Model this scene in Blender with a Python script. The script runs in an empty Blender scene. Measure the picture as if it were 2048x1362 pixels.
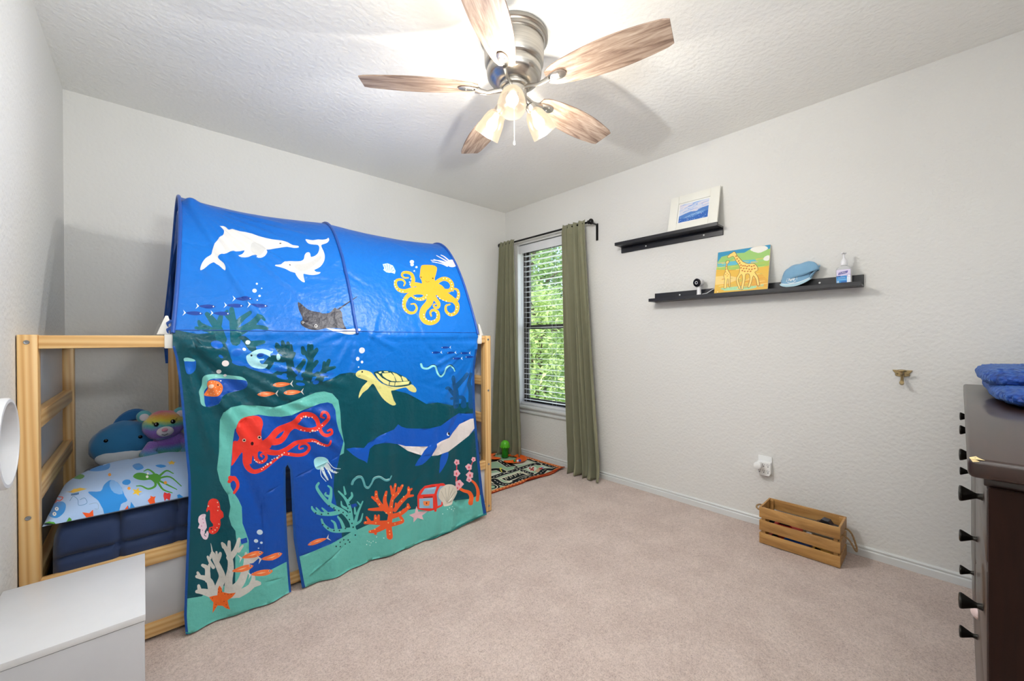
import bpy, bmesh, math, random
import numpy as np
from mathutils import Vector, Matrix, Euler, noise
from mathutils.geometry import delaunay_2d_cdt

random.seed(7)
R_ = math.radians
SC = bpy.context.scene
COL = SC.collection

# ------------------------------------------------------------------ camera
FPX, PITCH, ROLL, YAW, CH = 800.3, R_(-.21), R_(-.291), .7452, 1.1375
CF = np.array([math.sin(YAW)*math.cos(PITCH), math.cos(YAW)*math.cos(PITCH), math.sin(PITCH)])
_r0 = np.array([math.cos(YAW), -math.sin(YAW), 0.0])
_u0 = np.cross(_r0, CF)
CR = _r0*math.cos(ROLL)+_u0*math.sin(ROLL)
CU = -_r0*math.sin(ROLL)+_u0*math.cos(ROLL)
CC = np.array([0, 0, CH])
cam_data = bpy.data.cameras.new('camera')
cam = bpy.data.objects.new('camera', cam_data)
COL.objects.link(cam)
cam_data.sensor_width = 36.0
cam_data.lens = 36.0*FPX/2048
cam_data.clip_start = .02
cam.matrix_world = Matrix([[CR[0], CU[0], -CF[0], 0], [CR[1], CU[1], -CF[1], 0], [CR[2], CU[2], -CF[2], CH], [0, 0, 0, 1]])
SC.camera = cam

# ------------------------------------------------------------------ world, sun, lights, exposure
w = bpy.data.worlds.new('world')
SC.world = w
w.use_nodes = True
nt = w.node_tree
sky = nt.nodes.new('ShaderNodeTexSky')
sky.sky_type = 'NISHITA'
sky.sun_disc = False
sky.sun_elevation = R_(50)
sky.sun_rotation = R_(250)
nt.links.new(sky.outputs[0], nt.nodes['Background'].inputs[0])
nt.nodes['Background'].inputs[1].default_value = .55

def light(name, kind, loc, energy, color=(1, 1, 1), rot=(0, 0, 0), **kw):
    d = bpy.data.lights.new(name, kind)
    d.energy = energy
    d.color = color
    for k, v in kw.items():
        setattr(d, k, v)
    o = bpy.data.objects.new(name, d)
    COL.objects.link(o)
    o.location = loc
    o.rotation_euler = rot
    return o

light('sun', 'SUN', (-4, 0, 8), 5.5, (1, .95, .84), (R_(12), R_(-48), 0), angle=R_(1.5))
# added fill lamp behind the camera, for soft light from that side
light('camera_side_fill', 'AREA', (.45, -1.25, 2.40), 12, (.93, .97, 1), (0, 0, 0), shape='RECTANGLE', size=1.0, size_y=.9)
# added fill lamp, aimed up to brighten the ceiling and left wall
light('ceiling_bounce_fill', 'AREA', (.36, -.1, 1.68), 33, (.93, .97, 1), (R_(180-32), 0, R_(35)), shape='DISK', size=.30)
# daylight that comes in through the window's upper sky
light('window_daylight', 'AREA', (3.05, 2.45, 1.35), 7, (.93, .97, 1), (0, R_(90), 0), shape='RECTANGLE', size=1.5, size_y=.85)

SC.view_settings.view_transform = 'Standard'
SC.view_settings.look = 'None'
SC.view_settings.gamma = 1
SC.view_settings.use_curve_mapping = False
SC.view_settings.exposure = -0.02
BULB_POWER = 20.5
try:
    SC.cycles.use_denoising = True
    SC.cycles.max_bounces = 9
    SC.cycles.diffuse_bounces = 5
    SC.cycles.use_adaptive_sampling = True
    SC.cycles.adaptive_threshold = .07
    SC.cycles.transparent_max_bounces = 10
    SC.cycles.sample_clamp_indirect = 4
    SC.cycles.caustics_reflective = False
    SC.cycles.caustics_refractive = False
except Exception:
    pass

# ------------------------------------------------------------------ picture geometry helpers (used to measure where things stand)
def proj(P):
    P = np.atleast_2d(P)-CC
    z = P@CF
    return np.stack([1024+FPX*(P@CR)/z, 681-FPX*(P@CU)/z], 1)

def ray(px):
    px = np.atleast_2d(px)
    return CF[None]+CR[None]*((px[:, :1]-1024)/FPX)+CU[None]*((681-px[:, 1:2])/FPX)

def at(x, y, ax, v):
    d = ray([x, y])[0]
    i = 'XYZ'.index(ax)
    return Vector(CC+d*((v-CC[i])/d[i]))

# ------------------------------------------------------------------ materials
def srgb(h):
    if isinstance(h, str):
        h = h.lstrip('#')
        c = [int(h[i:i+2], 16)/255 for i in (0, 2, 4)]
        return tuple(((x/12.92) if x <= .04045 else ((x+.055)/1.055)**2.4) for x in c)
    return tuple(h)

class N:
    def __init__(s, name):
        s.m = bpy.data.materials.new(name)
        s.m.use_nodes = True
        s.t = s.m.node_tree
        s.b = s.t.nodes['Principled BSDF']
    def n(s, t, **kw):
        o = s.t.nodes.new(t)
        for k, v in kw.items():
            if k in o.inputs:
                o.inputs[k].default_value = v
            else:
                setattr(o, k, v)
        return o
    def l(s, a, b):
        s.t.links.new(a, b)
    def set(s, **kw):
        for k, v in kw.items():
            s.b.inputs[k].default_value = v
        return s
    def coord(s, kind='Object', scale=(1, 1, 1), rot=(0, 0, 0)):
        c = s.n('ShaderNodeTexCoord')
        m = s.n('ShaderNodeMapping')
        m.inputs['Scale'].default_value = scale
        m.inputs['Rotation'].default_value = rot
        s.l(c.outputs[kind], m.inputs[0])
        return m.outputs[0]
    def ramp(s, stops, fac):
        r = s.n('ShaderNodeValToRGB')
        e = r.color_ramp.elements
        while len(e) < len(stops):
            e.new(.5)
        for i, (p, c) in enumerate(stops):
            e[i].position = p
            e[i].color = tuple(srgb(c))+(1,)
        s.l(fac, r.inputs[0])
        return r.outputs[0]
    def bump(s, h, strength, dist=.01, normal=None):
        b = s.n('ShaderNodeBump')
        b.inputs['Strength'].default_value = strength
        b.inputs['Distance'].default_value = dist
        s.l(h, b.inputs['Height'])
        if normal is not None:
            s.l(normal, b.inputs['Normal'])
        s.l(b.outputs[0], s.b.inputs['Normal'])
        return b.outputs[0]

def plain(name, col, rough=.5, metal=0, bump=None, **kw):
    a = N(name)
    c = srgb(col)
    v = a.coord()
    nz = a.n('ShaderNodeTexNoise', Scale=9.0, Detail=4.0)
    a.l(v, nz.inputs['Vector'])
    mx = a.n('ShaderNodeMix', data_type='RGBA')
    mx.inputs[6].default_value = tuple(x*.94 for x in c)+(1,)
    mx.inputs[7].default_value = tuple(min(1, x*1.05) for x in c)+(1,)
    a.l(nz.outputs[0], mx.inputs[0])
    a.l(mx.outputs[2], a.b.inputs['Base Color'])
    a.set(Roughness=rough, Metallic=metal)
    for k, val in kw.items():
        a.b.inputs[k.replace('_', ' ')].default_value = val
    if bump:
        n2 = a.n('ShaderNodeTexNoise', Scale=bump[0], Detail=3.0)
        a.l(v, n2.inputs['Vector'])
        a.bump(n2.outputs[0], bump[1], bump[2])
    return a.m

def wall_mat(name, col, scale=75, strength=.55):
    a = N(name)
    v = a.coord()
    n1 = a.n('ShaderNodeTexNoise', Scale=float(scale), Detail=3.0, Roughness=.55)
    n2 = a.n('ShaderNodeTexVoronoi', Scale=scale*.8, feature='SMOOTH_F1')
    a.l(v, n1.inputs['Vector']); a.l(v, n2.inputs['Vector'])
    ad = a.n('ShaderNodeMath', operation='MULTIPLY_ADD')
    a.l(n2.outputs['Distance'], ad.inputs[0]); ad.inputs[1].default_value = .7
    a.l(n1.outputs[0], ad.inputs[2])
    c = srgb(col)
    a.set(**{'Base Color': c+(1,), 'Roughness': .75, 'Specular IOR Level': .25})
    a.bump(ad.outputs[0], strength, .0045)
    return a.m

def pine(axis, name='pine'):
    a = N(name+'_'+'xyz'[axis])
    sc = [75, 75, 75]
    sc[axis] = 1.6
    v = a.coord(scale=sc)
    n1 = a.n('ShaderNodeTexNoise', Scale=1.0, Detail=5.0, Distortion=.6)
    a.l(v, n1.inputs['Vector'])
    wv = a.n('ShaderNodeTexWave', Scale=.35, Distortion=7.0, Detail=3.0)
    wv.inputs['Detail Scale'].default_value = .6
    wv.bands_direction = 'DIAGONAL'
    a.l(v, wv.inputs['Vector'])
    mx = a.n('ShaderNodeMix'); mx.inputs[0].default_value = .45
    a.l(wv.outputs[1], mx.inputs[2]); a.l(n1.outputs[0], mx.inputs[3])
    col = a.ramp([(.15, '#cc9b5e'), (.42, '#dcaf72'), (.8, '#e6c389')], mx.outputs[0])
    a.l(col, a.b.inputs['Base Color'])
    a.set(Roughness=.42)
    a.bump(mx.outputs[0], .05, .0005)
    return a.m

def grain(name, stops, scale, axis=0, rough=.45, bump=.2, coat=0):
    a = N(name)
    sc = [scale*9]*3
    sc[axis] = scale
    v = a.coord(scale=sc)
    n1 = a.n('ShaderNodeTexNoise', Scale=1.0, Detail=8.0, Roughness=.65, Distortion=.8)
    a.l(v, n1.inputs['Vector'])
    a.l(a.ramp(stops, n1.outputs[0]), a.b.inputs['Base Color'])
    a.set(Roughness=rough)
    a.b.inputs['Coat Weight'].default_value = coat
    a.bump(n1.outputs[0], bump, .0015)
    return a.m

def fabric(name, col, rough=.85, weave=900, strength=.25, sheen=.2, col2=None):
    a = N(name)
    v = a.coord()
    n1 = a.n('ShaderNodeTexNoise', Scale=float(weave), Detail=2.0)
    n2 = a.n('ShaderNodeTexNoise', Scale=14.0, Detail=4.0)
    a.l(v, n1.inputs['Vector']); a.l(v, n2.inputs['Vector'])
    c = srgb(col)
    d = srgb(col2) if col2 else tuple(x*.85 for x in c)
    mx = a.n('ShaderNodeMix', data_type='RGBA')
    mx.inputs[6].default_value = d+(1,); mx.inputs[7].default_value = c+(1,)
    a.l(n2.outputs[0], mx.inputs[0])
    a.l(mx.outputs[2], a.b.inputs['Base Color'])
    a.set(Roughness=rough)
    a.b.inputs['Sheen Weight'].default_value = sheen
    a.bump(n1.outputs[0], strength, .001)
    return a.m

def printed_mat(name, rough=.5, bump=(60, .25, .004), sheen=0., spec=.5, crinkle=0):
    a = N(name)
    at_ = a.n('ShaderNodeVertexColor'); at_.layer_name = 'print'
    a.l(at_.outputs[0], a.b.inputs['Base Color'])
    a.set(Roughness=rough)
    a.b.inputs['Specular IOR Level'].default_value = spec
    a.b.inputs['Sheen Weight'].default_value = sheen
    v = a.coord()
    n1 = a.n('ShaderNodeTexNoise', Scale=float(bump[0]), Detail=4.0)
    a.l(v, n1.inputs['Vector'])
    nb = a.bump(n1.outputs[0], bump[1], bump[2])
    if crinkle:
        r_ = a.n('ShaderNodeTexNoise', Scale=3.2, Detail=3.0, Distortion=.6)
        r_.noise_type = 'RIDGED_MULTIFRACTAL'
        a.l(v, r_.inputs['Vector'])
        a.bump(r_.outputs[0], crinkle, .012, nb)
    return a.m

# ------------------------------------------------------------------ mesh builder
MW = {}
class MB:
    def __init__(s):
        s.v = []; s.f = []; s.sm = []
    def _add(s, vs, fs, smooth=False, M=None):
        o = len(s.v)
        for p in vs:
            p = Vector(p)
            s.v.append(M@p if M is not None else p)
        for f in fs:
            s.f.append([i+o for i in f]); s.sm.append(smooth)
        return s
    def from_bm(s, bm, smooth=False, M=None):
        bm.verts.index_update()
        s._add([v.co.copy() for v in bm.verts], [[v.index for v in f.verts] for f in bm.faces], smooth, M)
        bm.free()
        return s
    def box(s, lo, hi, bevel=0, M=None, seg=1):
        x0, y0, z0 = lo; x1, y1, z1 = hi
        vs = [(x0, y0, z0), (x1, y0, z0), (x1, y1, z0), (x0, y1, z0), (x0, y0, z1), (x1, y0, z1), (x1, y1, z1), (x0, y1, z1)]
        fs = [(0, 3, 2, 1), (4, 5, 6, 7), (0, 1, 5, 4), (1, 2, 6, 5), (2, 3, 7, 6), (3, 0, 4, 7)]
        if not bevel:
            return s._add(vs, fs, False, M)
        bm = bmesh.new()
        bv = [bm.verts.new(v) for v in vs]
        for f in fs:
            bm.faces.new([bv[i] for i in f])
        bmesh.ops.bevel(bm, geom=list(bm.edges), offset=bevel, segments=seg, profile=.5, affect='EDGES')
        return s.from_bm(bm, seg > 1, M)
    def tube(s, path, r, seg=10, caps=True, closed=False, smooth=True, M=None, flat=1.0):
        P = [Vector(p) for p in path]
        n = len(P)
        rs = r if isinstance(r, (list, tuple)) else [r]*n
        vs = []; fs = []
        T = []
        for i in range(n):
            a = P[i-1] if (i > 0 or closed) else P[i]
            b = P[(i+1) % n] if (i < n-1 or closed) else P[i]
            T.append((b-a).normalized())
        up = Vector((0, 0, 1)) if abs(T[0].z) < .9 else Vector((1, 0, 0))
        nrm = (up-T[0]*up.dot(T[0])).normalized()
        for i in range(n):
            nrm = (nrm-T[i]*nrm.dot(T[i])).normalized()
            bi = T[i].cross(nrm)
            for k in range(seg):
                t = 2*math.pi*k/seg
                vs.append(P[i]+nrm*(math.cos(t)*rs[i])+bi*(math.sin(t)*rs[i]*flat))
        for i in range(n if closed else n-1):
            j = (i+1) % n
            for k in range(seg):
                l = (k+1) % seg
                fs.append((i*seg+k, i*seg+l, j*seg+l, j*seg+k))
        if caps and not closed:
            fs.append(tuple(reversed(range(seg))))
            fs.append(tuple((n-1)*seg+k for k in range(seg)))
        return s._add(vs, fs, smooth, M)
    def lathe(s, prof, seg=24, M=None, smooth=True, caps=True):
        vs = []; fs = []
        n = len(prof)
        for r, z in prof:
            for k in range(seg):
                t = 2*math.pi*k/seg
                vs.append((r*math.cos(t), r*math.sin(t), z))
        for i in range(n-1):
            for k in range(seg):
                l = (k+1) % seg
                fs.append((i*seg+k, i*seg+l, (i+1)*seg+l, (i+1)*seg+k))
        if caps:
            if prof[0][0] > 1e-4: fs.append(tuple(reversed(range(seg))))
            if prof[-1][0] > 1e-4: fs.append(tuple((n-1)*seg+k for k in range(seg)))
        return s._add(vs, fs, smooth, M)
    def ell(s, c, r, rot=(0, 0, 0), seg=20, rings=12, warp=None, M=None):
        Rm = Euler(rot).to_matrix().to_4x4()
        T = Matrix.Translation(c)@Rm
        if M is not None: T = M@T
        vs = [(0, 0, -1)]
        for i in range(1, rings):
            p = -math.pi/2+math.pi*i/rings
            for k in range(seg):
                t = 2*math.pi*k/seg
                vs.append((math.cos(p)*math.cos(t), math.cos(p)*math.sin(t), math.sin(p)))
        vs.append((0, 0, 1))
        fs = []
        for k in range(seg):
            fs.append((0, 1+(k+1) % seg, 1+k))
        for i in range(rings-2):
            for k in range(seg):
                l = (k+1) % seg
                a = 1+i*seg
                fs.append((a+k, a+l, a+seg+l, a+seg+k))
        a = 1+(rings-2)*seg
        for k in range(seg):
            fs.append((a+k, a+(k+1) % seg, len(vs)-1))
        out = []
        for v in vs:
            p = Vector(v)
            if warp: p = warp(p)
            out.append(Vector((p.x*r[0], p.y*r[1], p.z*r[2])))
        return s._add(out, fs, True, T)
    def sheet(s, g, smooth=True, M=None, loop=False):
        nu = len(g); nv = len(g[0])
        vs = [p for row in g for p in row]
        fs = []
        for i in range(nu-1 if not loop else nu):
            ii = (i+1) % nu
            for j in range(nv-1):
                fs.append((i*nv+j, ii*nv+j, ii*nv+j+1, i*nv+j+1))
        return s._add(vs, fs, smooth, M)
    def prism(s, poly, h0, h1, plane='XY', bevel=0, M=None, smooth=False):
        def mk(a, b, c):
            return {'XY': (a, b, c), 'YZ': (c, a, b), 'XZ': (a, c, b)}[plane]
        n = len(poly)
        vs = [mk(a, b, h0) for a, b in poly]+[mk(a, b, h1) for a, b in poly]
        fs = [tuple(reversed(range(n))), tuple(range(n, 2*n))]
        fs += [(i, (i+1) % n, n+(i+1) % n, n+i) for i in range(n)]
        bm = bmesh.new()
        bv = [bm.verts.new(v) for v in vs]
        for f in fs: bm.faces.new([bv[i] for i in f])
        bmesh.ops.recalc_face_normals(bm, faces=bm.faces)
        if bevel:
            bmesh.ops.bevel(bm, geom=list(bm.edges), offset=bevel, segments=2, profile=.5, affect='EDGES')
        return s.from_bm(bm, smooth, M)
    def build(s, name, mat, parent=None, local=False, sharp=40, solid=0, recalc=True, loc=None):
        me = bpy.data.meshes.new(name)
        vs = s.v
        org = Vector((0, 0, 0))
        if parent is not None and not local:
            inv = MW[parent.name].inverted()
            vs = [inv@v for v in vs]
        elif parent is None:
            lo = Vector([min(v[i] for v in vs) for i in range(3)])
            hi = Vector([max(v[i] for v in vs) for i in range(3)])
            org = Vector(((lo.x+hi.x)/2, (lo.y+hi.y)/2, lo.z))
            if loc is not None: org = Vector(loc)
            vs = [v-org for v in vs]
        me.from_pydata([tuple(v) for v in vs], [], s.f)
        me.polygons.foreach_set('use_smooth', s.sm)
        if recalc:
            bm = bmesh.new(); bm.from_mesh(me)
            bmesh.ops.recalc_face_normals(bm, faces=bm.faces)
            bm.to_mesh(me); bm.free()
        if any(s.sm):
            me.set_sharp_from_angle(angle=R_(sharp))
        me.materials.append(mat)
        o = bpy.data.objects.new(name, me)
        COL.objects.link(o)
        if parent is not None:
            o.parent = parent
            MW[o.name] = MW[parent.name].copy()
        else:
            o.location = org
            MW[o.name] = Matrix.Translation(org)
        if solid:
            md = o.modifiers.new('thickness', 'SOLIDIFY'); md.thickness = solid; md.offset = 0
        return o

def tag(o, label=None, cat=None, group=None, kind=None):
    if label: o['label'] = label
    if cat: o['category'] = cat
    if group: o['group'] = group
    if kind: o['kind'] = kind
    return o

def thing(name, label, cat, loc=(0, 0, 0), rotz=0, group=None):
    o = bpy.data.objects.new(name, None)
    COL.objects.link(o)
    o.location = loc
    o.rotation_euler = (0, 0, rotz)
    o.empty_display_size = .05
    MW[o.name] = Matrix.Translation(loc)@Matrix.Rotation(rotz, 4, 'Z')
    return tag(o, label, cat, group)

def struct(name, mb, mat, parent=None, **kw):
    o = mb.build(name, mat, parent, **kw)
    if parent is None: o['kind'] = 'structure'
    return o

def sub(name, mesh, mat, parent, M=None):
    """another part that shares a mesh"""
    o = bpy.data.objects.new(name, mesh)
    COL.objects.link(o)
    o.parent = parent
    if M is not None: o.matrix_local = M
    MW[o.name] = MW[parent.name]@(M if M is not None else Matrix.Identity(4))
    return o

def copy_tree(o, parent=None, M=None):
    c = o.copy(); COL.objects.link(c)
    if parent is not None: c.parent = parent
    if M is not None: c.matrix_local = M
    pm = MW[parent.name] if parent is not None else Matrix.Identity(4)
    MW[c.name] = pm@(M if M is not None else o.matrix_local)
    for ch in [x for x in bpy.data.objects if x.parent == o]:
        copy_tree(ch, c)
    return c

def textmesh(mb, body, size, M, ext=.0005, spacing=1.0, shear=0.0, align='CENTER'):
    cu = bpy.data.curves.new('text', 'FONT')
    cu.body = body; cu.size = size; cu.extrude = ext; cu.align_x = align; cu.align_y = 'CENTER'
    cu.space_character = spacing; cu.shear = shear; cu.resolution_u = 3
    o = bpy.data.objects.new('text', cu)
    COL.objects.link(o)
    dg = bpy.context.evaluated_depsgraph_get()
    me = bpy.data.meshes.new_from_object(o.evaluated_get(dg))
    mb._add([v.co.copy() for v in me.vertices], [list(p.vertices) for p in me.polygons], False, M)
    bpy.data.objects.remove(o); bpy.data.curves.remove(cu); bpy.data.meshes.remove(me)
    return mb

# ------------------------------------------------------------------ printed cloth: the print is cut into the mesh as vector outlines
def catmull(pts, k=5, closed=False):
    P = [np.array(p, float) for p in pts]
    n = len(P)
    if n < 3: return P
    out = []
    rng = range(n if closed else n-1)
    for i in rng:
        p0 = P[(i-1) % n] if (closed or i > 0) else P[0]*2-P[1]
        p1 = P[i]; p2 = P[(i+1) % n]
        p3 = P[(i+2) % n] if (closed or i+2 < n) else P[-1]*2-P[-2]
        for j in range(k):
            t = j/k
            out.append(.5*((2*p1)+(p2-p0)*t+(2*p0-5*p1+4*p2-p3)*t*t+(3*p1-p0-3*p2+p3)*t**3))
    if not closed: out.append(P[-1])
    return out

class Art:
    """list of flat shapes drawn in one 2-D frame; later shapes lie over earlier ones"""
    def __init__(s): s.items = []; s.o = (0, 0, 1)
    def frame(s, ox, oy, sc): s.o = (ox, oy, sc)
    def T(s, pts):
        ox, oy, k = s.o
        return [np.array((ox+p[0]/k, oy+p[1]/k)) for p in pts]
    def poly(s, col, pts, smooth=0):
        p = s.T(pts)
        if smooth: p = catmull(p, smooth, True)
        s.items.append(('p', srgb(col), np.array(p), None))
    def stroke(s, col, pts, w0, w1=None, k=4):
        w1 = w0 if w1 is None else w1
        p = catmull(s.T(pts), k)
        n = len(p)
        ws = np.array([(w0+(w1-w0)*i/(n-1))/s.o[2]/2 for i in range(n)])
        s.items.append(('s', srgb(col), np.array(p), ws))
    def dot(s, col, x, y, r, r2=None, ang=0, n=None):
        r2 = r2 or r
        rp = r/s.o[2]
        n = n or (6 if rp < 1.2 else (9 if rp < 3 else 16))
        ca, sa = math.cos(ang), math.sin(ang)
        s.poly(col, [(x+r*math.cos(t)*ca-r2*math.sin(t)*sa, y+r*math.cos(t)*sa+r2*math.sin(t)*ca) for t in [2*math.pi*i/n for i in range(n)]])
    def dots(s, col, pts, r):
        for x, y in pts: s.dot(col, x, y, r)
    def lines(s):
        for kind, c, p, ws in s.items:
            if kind == 'p': yield p, True
            else:
                d = np.gradient(p, axis=0)
                d /= (np.linalg.norm(d, axis=1)[:, None]+1e-9)
                nn = np.stack([-d[:, 1], d[:, 0]], 1)
                yield p+nn*ws[:, None], False
                yield p-nn*ws[:, None], False
                for e, sg in ((0, -1), (-1, 1)):
                    a0 = math.atan2(nn[e][1], nn[e][0])
                    cap = [p[e]+ws[e]*np.array((math.cos(a0-sg*t), math.sin(a0-sg*t))) for t in np.linspace(0, math.pi, 5)]
                    yield np.array(cap), False
    def paint(s, C, base):
        col = np.array(base, float)
        if col.ndim == 1: col = np.tile(col, (len(C), 1))
        for kind, c, p, ws in s.items:
            if kind == 'p':
                lo, hi = p.min(0), p.max(0)
                idx = np.where((C[:, 0] >= lo[0]) & (C[:, 0] <= hi[0]) & (C[:, 1] >= lo[1]) & (C[:, 1] <= hi[1]))[0]
                if not len(idx): continue
                q = C[idx]; ins = np.zeros(len(q), bool)
                a = p; b = np.roll(p, -1, 0)
                for (x1, y1), (x2, y2) in zip(a, b):
                    if y1 == y2: continue
                    m = ((y1 > q[:, 1]) != (y2 > q[:, 1])) & (q[:, 0] < (x2-x1)*(q[:, 1]-y1)/(y2-y1)+x1)
                    ins ^= m
                col[idx[ins]] = c
            else:
                mw = ws.max()
                lo, hi = p.min(0)-mw, p.max(0)+mw
                idx = np.where((C[:, 0] >= lo[0]) & (C[:, 0] <= hi[0]) & (C[:, 1] >= lo[1]) & (C[:, 1] <= hi[1]))[0]
                if not len(idx): continue
                q = C[idx]; ins = np.zeros(len(q), bool)
                for i in range(len(p)-1):
                    d = p[i+1]-p[i]; L2 = d@d+1e-12
                    t = np.clip(((q-p[i])@d)/L2, 0, 1)
                    dist = np.linalg.norm(q-p[i]-t[:, None]*d, axis=1)
                    ins |= dist <= (ws[i]+(ws[i+1]-ws[i])*t)*.995
                col[idx[ins]] = c
        return col

def inpoly(q, p):
    ins = np.zeros(len(q), bool)
    for (x1, y1), (x2, y2) in zip(p, np.roll(p, -1, 0)):
        if y1 == y2: continue
        ins ^= ((y1 > q[:, 1]) != (y2 > q[:, 1])) & (q[:, 0] < (x2-x1)*(q[:, 1]-y1)/(y2-y1)+x1)
    return ins

def printed(name, outline, art, step, uv2xyz, uv2art, art2uv, base, mat, parent, solid=0, maskfn=None, extra=None, basefn=None, local=False):
    """outline: uv polygon; art in its own frame; uv2xyz places it in space"""
    V = []; E = []
    def path(p, closed):
        o = len(V)
        for a in p: V.append(Vector((float(a[0]), float(a[1]))))
        n = len(p)
        for i in range(n-1): E.append((o+i, o+i+1))
        if closed: E.append((o+n-1, o))
    ol = []
    O = [np.array(p, float) for p in outline]
    for a, b in zip(O, O[1:]+O[:1]):
        n = max(1, int(np.linalg.norm(b-a)/step))
        for i in range(n): ol.append(a+(b-a)*i/n)
    ol = np.array(ol)
    path(ol, True)
    for p, c in art.lines():
        u = art2uv(p)
        ok = ~np.isnan(u).any(1)
        if not ok.any(): continue
        if ok.all(): path(u, c)
        else:
            run = []
            for i in range(len(u)):
                if ok[i]: run.append(u[i])
                else:
                    if len(run) > 1: path(run, False)
                    run = []
            if len(run) > 1: path(run, False)
    if extra is not None:
        for p in extra: path(p, False)
    lo, hi = ol.min(0), ol.max(0)
    gx = np.arange(lo[0]+step/2, hi[0], step); gy = np.arange(lo[1]+step/2, hi[1], step)
    G = np.array([(x+(step/2 if j % 2 else 0), y) for j, y in enumerate(gy) for x in gx])
    G = G+np.random.RandomState(1).uniform(-.08, .08, G.shape)*step
    G = G[inpoly(G, ol)]
    for g in G: V.append(Vector((float(g[0]), float(g[1]))))
    v, e, f, *_ = delaunay_2d_cdt(V, E, [], 0, 1e-6)
    v = np.array([(p[0], p[1]) for p in v])
    f = np.array([t for t in f if len(t) == 3])
    cen = v[f].mean(1)
    keep = inpoly(cen, ol)
    f = f[keep]; cen = cen[keep]
    used = np.unique(f)
    rm = np.full(len(v), -1); rm[used] = np.arange(len(used))
    f = rm[f]; v = v[used]
    X = uv2xyz(v)
    ac = uv2art(cen)
    b = srgb(base) if basefn is None else basefn(cen)
    C = art.paint(ac, b)
    if maskfn is not None:
        m = maskfn(cen)
        C[m] = srgb(base) if basefn is None else b[m]
    me = bpy.data.meshes.new(name)
    if parent is not None and not local:
        inv = np.array(MW[parent.name].inverted())
        X = X@inv[:3, :3].T+inv[:3, 3]
    org = np.zeros(3)
    if parent is None:
        org = np.array([(X[:, 0].min()+X[:, 0].max())/2, (X[:, 1].min()+X[:, 1].max())/2, X[:, 2].min()])
        X = X-org
    me.from_pydata([tuple(map(float, p)) for p in X], [], f.tolist())
    at_ = me.color_attributes.new('print', 'FLOAT_COLOR', 'CORNER')
    cc = np.ones((len(f)*3, 4), np.float32)
    cc[:, :3] = np.repeat(C, 3, 0)
    at_.data.foreach_set('color', cc.ravel())
    me.polygons.foreach_set('use_smooth', [True]*len(f))
    me.materials.append(mat)
    o = bpy.data.objects.new(name, me)
    COL.objects.link(o)
    o.location = org
    if parent is not None:
        o.parent = parent
        MW[o.name] = MW[parent.name].copy()
    else:
        MW[o.name] = Matrix.Translation(org)
    if solid:
        md = o.modifiers.new('thickness', 'SOLIDIFY'); md.thickness = solid; md.offset = 0
    return o

# ================================================================== the room
XR, YB, H = 2.757, 3.084, 2.438
YN = -.50            # wall on the camera's side, with the doorway the camera stands in
XLB, XLF = -.2955, -.325
M_wall = wall_mat('wall_paint', '#e1e0dc', 75, .42)
M_ceil = wall_mat('ceiling_paint', '#f5f4ef', 55, .6)
M_trim = plain('trim_paint', '#dcdedd', .4)
M_white = plain('white_lacquer', '#dfe0e3', .35)

def carpet():
    a = N('carpet')
    v = a.coord()
    n1 = a.n('ShaderNodeTexNoise', Scale=210.0, Detail=3.0, Roughness=.7)
    n2 = a.n('ShaderNodeTexNoise', Scale=5.0, Detail=4.0, Roughness=.6)
    n3 = a.n('ShaderNodeTexNoise', Scale=55.0, Detail=4.0, Roughness=.7)
    for n in (n1, n2, n3): a.l(v, n.inputs['Vector'])
    c = a.ramp([(.32, '#6f5b52'), (.43, '#c0ab9f'), (.56, '#e2cfc3'), (.75, '#f6e8dd')], n1.outputs[0])
    c2 = a.ramp([(.38, '#bba59b'), (.62, '#e6d3c8')], n2.outputs[0])
    c3 = a.ramp([(.3, '#9c847b'), (.62, '#dac6bb')], n3.outputs[0])
    m = a.n('ShaderNodeMix', data_type='RGBA'); m.inputs[0].default_value = .4
    a.l(c, m.inputs[6]); a.l(c2, m.inputs[7])
    m2 = a.n('ShaderNodeMix', data_type='RGBA'); m2.inputs[0].default_value = .3
    a.l(m.outputs[2], m2.inputs[6]); a.l(c3, m2.inputs[7])
    a.l(m2.outputs[2], a.b.inputs['Base Color'])
    a.set(Roughness=.95); a.b.inputs['Sheen Weight'].default_value = .3
    a.b.inputs['Specular IOR Level'].default_value = .1
    ad = a.n('ShaderNodeMath', operation='ADD')
    a.l(n1.outputs[0], ad.inputs[0]); a.l(n3.outputs[0], ad.inputs[1])
    a.bump(ad.outputs[0], .8, .006)
    return a.m
M_carpet = carpet()

# floor: a finely divided pile surface that rolls gently
g = []
nx, ny = 150, 190
for i in range(nx+1):
    x = -.40+(XR+.05+.40)*i/nx
    row = []
    for j in range(ny+1):
        y = -2.05+(YB+.05+2.05)*j/ny
        row.append((x, y, noise.noise(Vector((x*9, y*9, 0)))*.0018+noise.noise(Vector((x*40, y*40, 3)))*.0012-.002))
    g.append(row)
struct('floor', MB().sheet(g, True), M_carpet)
# slab under the pile
struct('floor_slab', MB().box((-.45, -2.1, -.2), (XR+.15, YB+.12, -.02)), M_trim)
struct('ceiling', MB().box((-.45, -2.1, H), (XR+.15, YB+.12, H+.15)), M_ceil)
struct('wall_back', MB().box((-.45, YB, -.02), (XR, YB+.12, H)), M_wall)
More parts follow.
